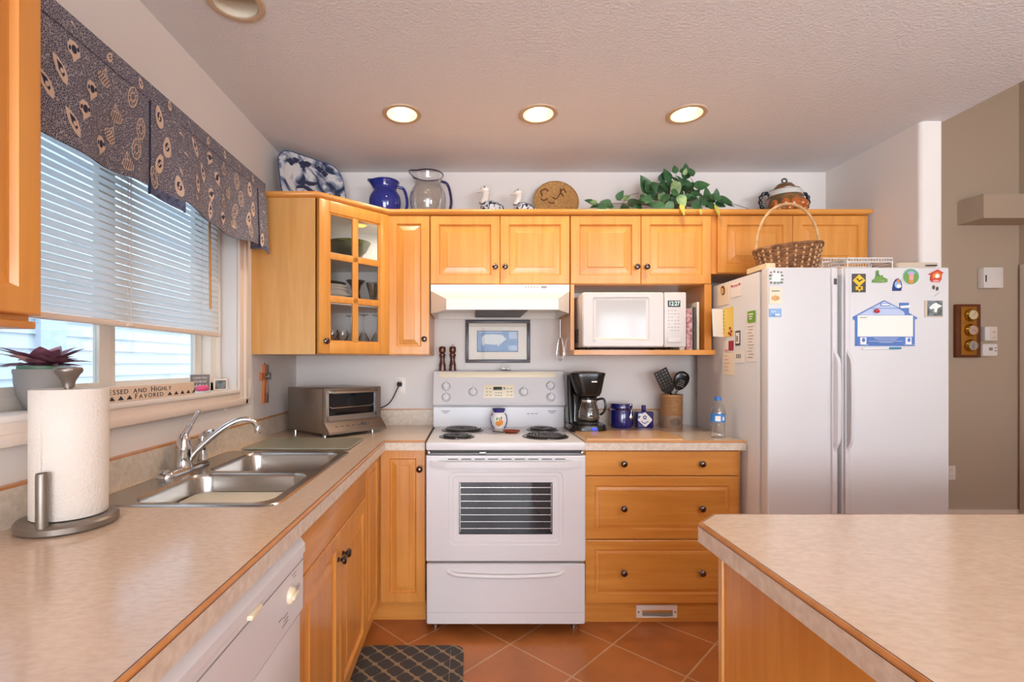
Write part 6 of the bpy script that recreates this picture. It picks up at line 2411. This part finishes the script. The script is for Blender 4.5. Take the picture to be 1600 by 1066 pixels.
note('photo_card', 'tan card with an oval portrait near the top back of the fridge side', 'card', [((1130, 462), R4(1122, 446, 1139, 477), 0, 'paper'), ((1130, 462), ovalpts(1130, 454, 3.2, 7.5), 1, 'oval_picture', 1), ((1130, 462), ovalpts(1129.4, 455, 2.2, 5), 2, 'inner_oval', 2)], ['cream_paper', 'mill_wood', 'tan_paper'])
note('greeting_card', 'white card with dark red heading on the upper fridge side', 'card', [((1150, 455), R4(1142, 441, 1158, 464), 0, 'paper'), ((1150, 455), ovalpts(1144, 447.5, 1.2, 1.8), 1, 'heart', 1), ((1150, 455), R4(1146, 445, 1154, 448), 2, 'heading', 1), ((1150, 455), ovalpts(1156, 444, 1.2, 1.8), 1, 'heart', 1)], ['paper_white', 'red_paper', 'rose_paper'])
# open booklet standing off the fridge: yellow page flat, white page swung out
bk_ = thing('open_booklet', 'open booklet with a white leaf swung out and a yellow page on the fridge side', 'booklet', (SXF, *side(1138, 505)))
yq = [(1130, 483), (1146, 479), (1146, 525.5), (1131, 527)]
obj('yellow_page', sheet(B(), yq, 0), 'yellow_paper', bk_)
pa, pb = side(1130.5, 483), side(1131, 527)
pfree = Vector((SXF - .085, 2.575, 0))
b = B().loft([[(SXF - .001, pa[0], pa[1]), (SXF - .001, pb[0], pb[1])], [(pfree.x, pfree.y, pa[1] - .004), (pfree.x + .006, pfree.y, pb[1] + .002)], ], False, False, False)
b2 = B()
b2.join(b)
b2.join(B().loft([[(SXF - .001, pa[0] + .0012, pa[1]), (SXF - .001, pb[0] + .0012, pb[1])], [(pfree.x, pfree.y + .0012, pa[1] - .004), (pfree.x + .006, pfree.y + .0012, pb[1] + .002)]], False, False, False))
obj('white_leaf', b2, 'paper_white', bk_)
b = B()
for (x, y) in ((1141, 513), (1143, 518), (1139.5, 521), (1142, 523)):
    sheet(b, ovalpts(x, y, 1.6, 2.2, 10), 0, .0013)
obj('red_flower', b, 'red_paper', bk_)
b = B()
for k in range(7):
    sheet(b, R4(1130.5, 486 + k * 5.5, 1131.6, 488.4 + k * 5.5), 0, .0013)
obj('binding', b, 'crock_mark', bk_)
note('framed_magnet', 'small dark framed picture magnet in the middle of the fridge side', 'magnet', [((1153, 529), R4(1149.3, 517, 1156.8, 540), 0, 'frame'), ((1153, 529), R4(1150.5, 520, 1155.5, 537), 1, 'picture', 1), ((1153, 529), R4(1151.6, 525, 1154, 534), 2, 'figure', 2)], ['dark_grey', 'paper_white', 'faint_ink'])
note('red_ticket', 'white coupon with a dark red corner above the receipt on the fridge side', 'note', [((1140, 541), R4(1132, 532, 1147, 550), 0, 'paper'), ((1140, 541), R4(1139, 532.5, 1147, 548), 1, 'red_block', 1), ((1140, 541), R4(1133, 546.5, 1138, 549), 2, 'print', 1)], ['paper_white', 'red_paper', 'rose_paper'])
LN = []
for k in range(5):
    LN.append(((1140, 568), R4(1132.5, 556 + k * 5.5, 1137.5 + (k % 3) * 1.2, 556.8 + k * 5.5), 1, 'print', 1))
note('receipt', 'pinkish receipt below the red coupon on the fridge side', 'note', [((1140, 568), R4(1130, 551, 1147.5, 586), 0, 'paper')] + LN, ['cream_paper', 'rose_paper'])
LN = [((1155, 558), R4(1151 + k * 2.6, 553.5, 1152.6 + k * 2.6, 560), 1, 'print', 1) for k in range(3)]
note('small_note', 'small white printed note beside the receipt on the fridge side', 'note', [((1155, 558), R4(1148.5, 548, 1163, 567), 0, 'paper')] + LN, ['paper_white', 'faint_ink'])
LN = []
for k in range(11):
    LN.append(((1174, 535), R4(1168.5 + (k % 2) * 1.5, 510 + k * 4.8, 1178 - (k % 3) * 1.5, 510.9 + k * 4.8), 1, 'print', 1))
note('shopping_list', 'long handwritten list hanging under the green magnet on the fridge side', 'note', [((1174, 535), R4(1166, 503, 1181.5, 565), 0, 'paper')] + LN, ['paper_white', 'faint_ink'])
note('green_magnet', 'lime green printed magnet above the long list on the fridge side', 'magnet', [((1175, 495), R4(1169, 486, 1181, 504), 0, 'plate', 2), ((1175, 495), R4(1171, 490, 1178, 492.3), 1, 'print', 3), ((1175, 495), R4(1171.5, 494, 1177, 495.8), 1, 'print', 3), ((1175, 495), R4(1172, 497.5, 1176, 499.2), 1, 'print', 3)], ['green_paper', 'paper_white'])

# ---------------------------------------------------------------- magnets on the fridge doors
YD = fy - .0004


def mag(name, label, cat, layers, group=None, top='x'):
    """layers: (pixel polygon, material, part name); stacked toward the room"""
    c = at(*layers[0][0][0], YD)
    t = thing(name, label, cat, tuple(c), group=group)
    for k, (q, m_, pn_) in enumerate(layers):
        pts = []
        for p in q:
            v = at(p[0], p[1], YD)
            pts.append((v.x, v.z))
        y1 = YD - .0006 * 0
        obj(pn_, B().prism(pts, 'y', YD - .003 - .0006 * k, YD - (0 if k == 0 else .0022)), m_, t)
    return t


def rc(cx, cy, w_, h_):
    return [(cx - w_ / 2, cy - h_ / 2), (cx + w_ / 2, cy - h_ / 2), (cx + w_ / 2, cy + h_ / 2), (cx - w_ / 2, cy + h_ / 2)]


def wq(c, r):      # detail-view pixels of the fridge door
    return (1310 + c / 7.61, 410 + r / 7.61)


L_ = [(rc(1212, 434, 21, 21), 'magnet_white', 'tile')]
for (dx, dy) in ((-8, -8), (-3, -9), (3, -8.5), (8, -8), (9, -3), (-9, 2), (9, 3), (-8, 8), (-2.5, 8.5), (3, 8.5), (8, 8), (-9, -3)):
    L_.append((rc(1212 + dx, 434 + dy, 3.2, 3.2), 'teal_paper' if (dx + dy) % 2 > .6 else 'mid_grey', 'border_motif'))
mag('tile_magnet', 'square white tile magnet with teal border, topmost on the freezer door', 'magnet', L_)
mag('tile_magnet', 'cream tile magnet with an orange flower, middle one on the freezer door', 'magnet', [(rc(1211, 462, 19, 26), 'cream_paper', 'tile'), (ovalpts(1211, 466, 4, 4.5), 'tan_paper', 'flower'), (ovalpts(1207, 466, 2.4, 3), 'tan_paper', 'petal'), (ovalpts(1215, 466, 2.4, 3), 'tan_paper', 'petal'), (rc(1211, 455, 12, 1.5), 'faint_ink', 'print')])
mag('tile_magnet', 'pale blue rectangular magnet, lowest of the three on the freezer door', 'magnet', [(rc(1211, 489, 19, 13), 'sky_paper', 'plate'), (rc(1208, 487, 8, 3), 'house_pale', 'print'), (rc(1214, 492, 7, 2.5), 'magnet_white', 'print'), (rc(1207, 493, 5, 1.5), 'house_blue', 'print')])
mag('sign_magnet', 'dark magnet with a yellow diamond road sign on the fridge door', 'magnet', [(rc(1341.5, 442.5, 21, 29), 'dark_grey', 'plate'), ([(1341.5, 429), (1351.5, 438.5), (1341.5, 448), (1331.5, 438.5)], 'magnet_yellow', 'diamond'), (rc(1341.5, 450.5, 11, 5.5), 'magnet_yellow', 'lower_sign'), ([(1337, 436), (1338.5, 435), (1341.5, 438.5), (1346.5, 436), (1347, 437.5), (1341.5, 441)], 'ink', 'bird_mark'), (rc(1341.5, 454.5, 2, 3.5), 'magnet_yellow', 'post'), (ovalpts(1342, 450.5, 2, 1.3), 'ink', 'sign_mark')])
mag('green_magnet', 'green hill shaped souvenir magnet near the fridge door top', 'magnet', [([wq(*p) for p in ((395, 240), (400, 210), (430, 195), (445, 140), (440, 110), (460, 92), (478, 105), (475, 140), (500, 165), (520, 150), (525, 175), (555, 190), (575, 195), (580, 235), (545, 242), (480, 245))], 'magnet_green', 'plate'), ([wq(*p) for p in ((440, 150), (460, 110), (472, 140), (490, 160), (460, 170))], 'pot_green', 'dark_shape'), ([wq(*p) for p in ((405, 236), (410, 214), (480, 205), (540, 215), (540, 236))], 'leaf_pale', 'grass')])
mag('blue_magnet', 'small arched blue and white magnet left of the round green one', 'magnet', [([wq(*p) for p in ((640, 340), (640, 300), (655, 240), (675, 205), (705, 190), (735, 215), (750, 260), (750, 300), (740, 340))], 'magnet_navy', 'plate'), (ovalpts(*wq(698, 265), 5, 6), 'sky_paper', 'patch'), (ovalpts(*wq(705, 225), 2.6, 3.2), 'magnet_orange', 'patch'), (ovalpts(*wq(710, 285), 3.6, 3), 'magnet_white', 'patch')])
mag('round_magnet', 'round green magnet with a teal rim and a pink shape on the fridge door', 'magnet', [(ovalpts(*wq(855, 170), 14, 13.5, 28), 'magnet_white', 'plate'), (ovalpts(*wq(855, 170), 13, 12.6, 28), 'teal_paper', 'rim'), (ovalpts(*wq(855, 175), 11.2, 10.5, 24), 'magnet_green', 'field'), (ovalpts(*wq(855, 130), 6, 3.2), 'sky_paper', 'sky'), (ovalpts(*wq(855, 180), 3.6, 7.6), 'magnet_pink', 'shape'), (ovalpts(*wq(850, 235), 4.5, 2.6), 'magnet_orange', 'ground')])
mag('house_magnet', 'small red house shaped magnet near the fridge door corner', 'magnet', [([wq(*p) for p in ((1060, 145), (1175, 85), (1245, 125), (1225, 140), (1220, 205), (1195, 238), (1110, 235), (1085, 210), (1095, 150))], 'magnet_red', 'plate'), ([wq(*p) for p in ((1110, 190), (1115, 145), (1170, 115), (1210, 145), (1205, 185))], 'magnet_orange', 'wall'), (ovalpts(*wq(1165, 165), 3.2, 3.2), 'magnet_white', 'window'), (ovalpts(*wq(1150, 222), 5, 1.6), 'magnet_pink', 'step')])
b_ = thing('cone_magnet', 'two tiny brown pendants hanging under the red house magnet', 'magnet', tuple(at(*wq(1145, 305), YD)))
b = B()
for c, r in ((1125, 298), (1168, 315)):
    p = at(*wq(c, r), YD)
    b.ball((p.x, YD - .004, p.z), (.0045, .004, .0095), 10)
obj('pendant', b, 'crock_mark', b_)
p0, p1 = at(*wq(1140, 405), YD - .002), at(*wq(1205, 355), YD - .002)
obj('thread', B().tube([p0, p1], .0008, 5), 'mid_grey', b_)
mag('picture_magnet', 'square grey and white picture tile magnet right of the house whiteboard', 'magnet', [([wq(*p) for p in ((1020, 455), (1235, 455), (1235, 655), (1020, 655))], 'tray_tan', 'backing'), ([wq(*p) for p in ((1050, 458), (1230, 458), (1230, 640), (1050, 640))], 'stone_grey', 'picture'), ([wq(*p) for p in ((1070, 540), (1110, 500), (1150, 480), (1180, 500), (1225, 520), (1170, 550), (1155, 600), (1130, 590), (1130, 550), (1085, 560))], 'magnet_white', 'bird')])

hb_ = [(540, 452), (170, 648), (168, 672), (182, 688), (196, 686), (196, 996), (902, 996), (902, 680), (925, 676), (934, 660), (832, 602), (832, 482), (722, 482), (722, 545)]
H_ = [([wq(*p) for p in hb_], 'house_blue', 'board'), ([wq(*p) for p in ((540, 465), (385, 545), (700, 545))], 'house_pale', 'gable'), ([wq(*p) for p in ((375, 552), (705, 552), (770, 590), (780, 628), (235, 628))], 'house_pale', 'roof_band'),
      ([wq(*p) for p in ((220, 632), (876, 632), (876, 884), (220, 884))], 'board_white', 'writing_area'), ([wq(*p) for p in ((492, 490), (600, 490), (600, 522), (492, 522))], 'house_blue', 'window_box'), ([wq(*p) for p in ((500, 496), (592, 496), (592, 514), (500, 514))], 'magnet_white', 'window_light'),
      ([wq(*p) for p in ((715, 520), (835, 512), (835, 540), (735, 548))], 'magnet_white', 'chimney_band'), ([wq(*p) for p in ((248, 894), (318, 894), (318, 975), (248, 975))], 'magnet_white', 'portrait_panel'), ([wq(*p) for p in ((784, 894), (852, 894), (852, 975), (784, 975))], 'magnet_white', 'portrait_panel'),
      (ovalpts(*wq(283, 925), 2.4, 3.4), 'house_blue', 'portrait'), (ovalpts(*wq(820, 925), 2.4, 3.4), 'house_blue', 'portrait')]
for (c0, c1, r) in ((405, 695, 902), (430, 670, 920), (340, 745, 940), (470, 625, 955), (235, 335, 983), (760, 885, 983)):
    H_.append(([wq(c0, r - 4), wq(c1, r - 4), wq(c1, r + 3), wq(c0, r + 3)], 'house_pale', 'print'))
H_.append(([wq(245, 655), wq(315, 655), wq(315, 661), wq(245, 661)], 'faint_ink', 'print'))
hbm = mag('message_board', 'blue house shaped magnetic whiteboard on the fridge door', 'whiteboard', [(q, m_, n_) for q, m_, n_ in H_])
# keep the stack of thin layers shallow
mk = thing('marker_pen', 'white marker pen with a teal cap below the house whiteboard', 'pen', tuple(at(*wq(510, 1025), YD)))
pa, pb, pc_ = at(*wq(285, 1030), YD - .005), at(*wq(595, 1022), YD - .005), at(*wq(740, 1021), YD - .005)
obj('barrel', B().tube([pa, pb], .0042, 10), 'magnet_white', mk)
obj('cap', B().tube([pb, pc_], .0048, 10), 'pen_teal', mk)
p = at(*wq(428, 582), YD)
rm = thing('berry_magnet', 'tiny red magnet on the blue house whiteboard', 'magnet', (p.x, YD - .013, p.z))
obj('berry', B().ball((p.x, YD - .016, p.z), (.0095, .005, .0095), 16).ball((p.x + .003, YD - .016, p.z - .002), (.008, .0055, .008), 12), 'bright_red', rm)

# ---------------------------------------------------------------- hall wall things
pq = thing('weather_station', 'wooden wall plaque with three round brass dials in the hall', 'barometer', (4.09, YH, 1.34))
x0, x1, z0, z1 = 3.985, 4.187, 1.338, 1.776
obj('plaque', B().rbox(x0, x1, YH - .03, YH - .0005, z0, z1, .006), 'plaque_red', pq)
obj('inlay', B().rbox(x0 + .038, x1 - .038, YH - .033, YH - .028, z0 + .022, z1 - .022, .002), 'plaque_gold', pq)
for k in range(3):
    cz = z1 - .09 - .125 * k
    b = B().lathe([(.052, 0), (.052, .010), (.047, .022), (.042, .03), (.038, .03), (.037, .026), (0, .026)], n=32).rot(PI / 2, 'X').move(4.095, YH - .032, cz)
    dl = obj('dial', b, 'brass', pq)
    obj('face', B().lathe([(.037, 0), (0, .001)], n=28).rot(PI / 2, 'X').move(4.095, YH - .0585, cz), ['dial_face', 'dial_rose', 'dial_silver'][k], dl)
    obj('needle', B().box(-.001, .001, -.0006, 0, -.012, .028).rot(R(40 + 70 * k), 'Y').move(4.095, YH - .0602, cz), 'ink', dl)
chm = thing('door_chime', 'white square door chime box high on the hall wall', 'door chime', (4.26, YH, 1.9))
obj('cover', B().rbox(4.185, 4.345, YH - .055, YH - .0005, 1.905, 2.075, .006), 'trim_white', chm)
obj('slot', B().box(4.196, 4.206, YH - .0565, YH - .054, 1.955, 2.01), 'ink', chm)
th1 = thing('thermostat', 'upper thermostat with a plain square cover beside the dial plaque', 'thermostat', (4.25, YH, 1.48))
obj('casing', B().rbox(4.205, 4.305, YH - .045, YH - .0005, 1.475, 1.59, .004), 'trim_white', th1)
obj('cover', B().rbox(4.245, 4.302, YH - .049, YH - .044, 1.482, 1.584, .003), 'trim_paint', th1)
obj('print', B().box(4.258, 4.288, YH - .05, YH - .0485, 1.498, 1.502).box(4.262, 4.284, YH - .05, YH - .0485, 1.545, 1.55), 'faint_ink', th1)
th2 = thing('thermostat', 'lower thermostat with a small display beside the dial plaque', 'thermostat', (4.24, YH, 1.35))
obj('casing', B().rbox(4.185, 4.310, YH - .045, YH - .0005, 1.348, 1.452, .010), 'trim_white', th2)
obj('display', B().box(4.236, 4.265, YH - .0465, YH - .0445, 1.395, 1.42), 'mid_grey', th2)
b = B()
for z in (1.388, 1.412):
    b.rbox(4.284, 4.296, YH - .048, YH - .044, z, z + .01, .002)
obj('button', b, 'mid_grey', th2)
ho = thing('hall_outlet', 'white outlet low on the hall wall beside the fridge', 'outlet', (3.965, YH, .36))
obj('cover_plate', B().rbox(3.93, 4.0, YH - .007, YH - .0003, .33, .445, .002), 'trim_white', ho)
obj('socket', B().rbox(3.948, 3.982, YH - .009, YH - .006, .345, .378, .002).rbox(3.948, 3.982, YH - .009, YH - .006, .397, .43, .002), 'trim_paint', ho)

# ---------------------------------------------------------------- floor mat
q = rrect(-.262, 1.75, .464, .975, .045, .0, 6)
b = B().loft([[(x, y, .0004) for x, y, z in q], [(x, y, .009) for x, y, z in q], [(x * .997 - .262 * .003, y * .997 + 1.75 * .003, .011) for x, y, z in q]])
b.box(-.088, -.0865, 1.30, 2.20, .0106, .0114, 1)
obj('kitchen_mat', b, ['trellis_mat', 'crock_base'], None, 'dark grey kitchen mat with a tan trellis pattern in front of the sink cabinet', 'mat', loc=(-.03, 2.237, .0))
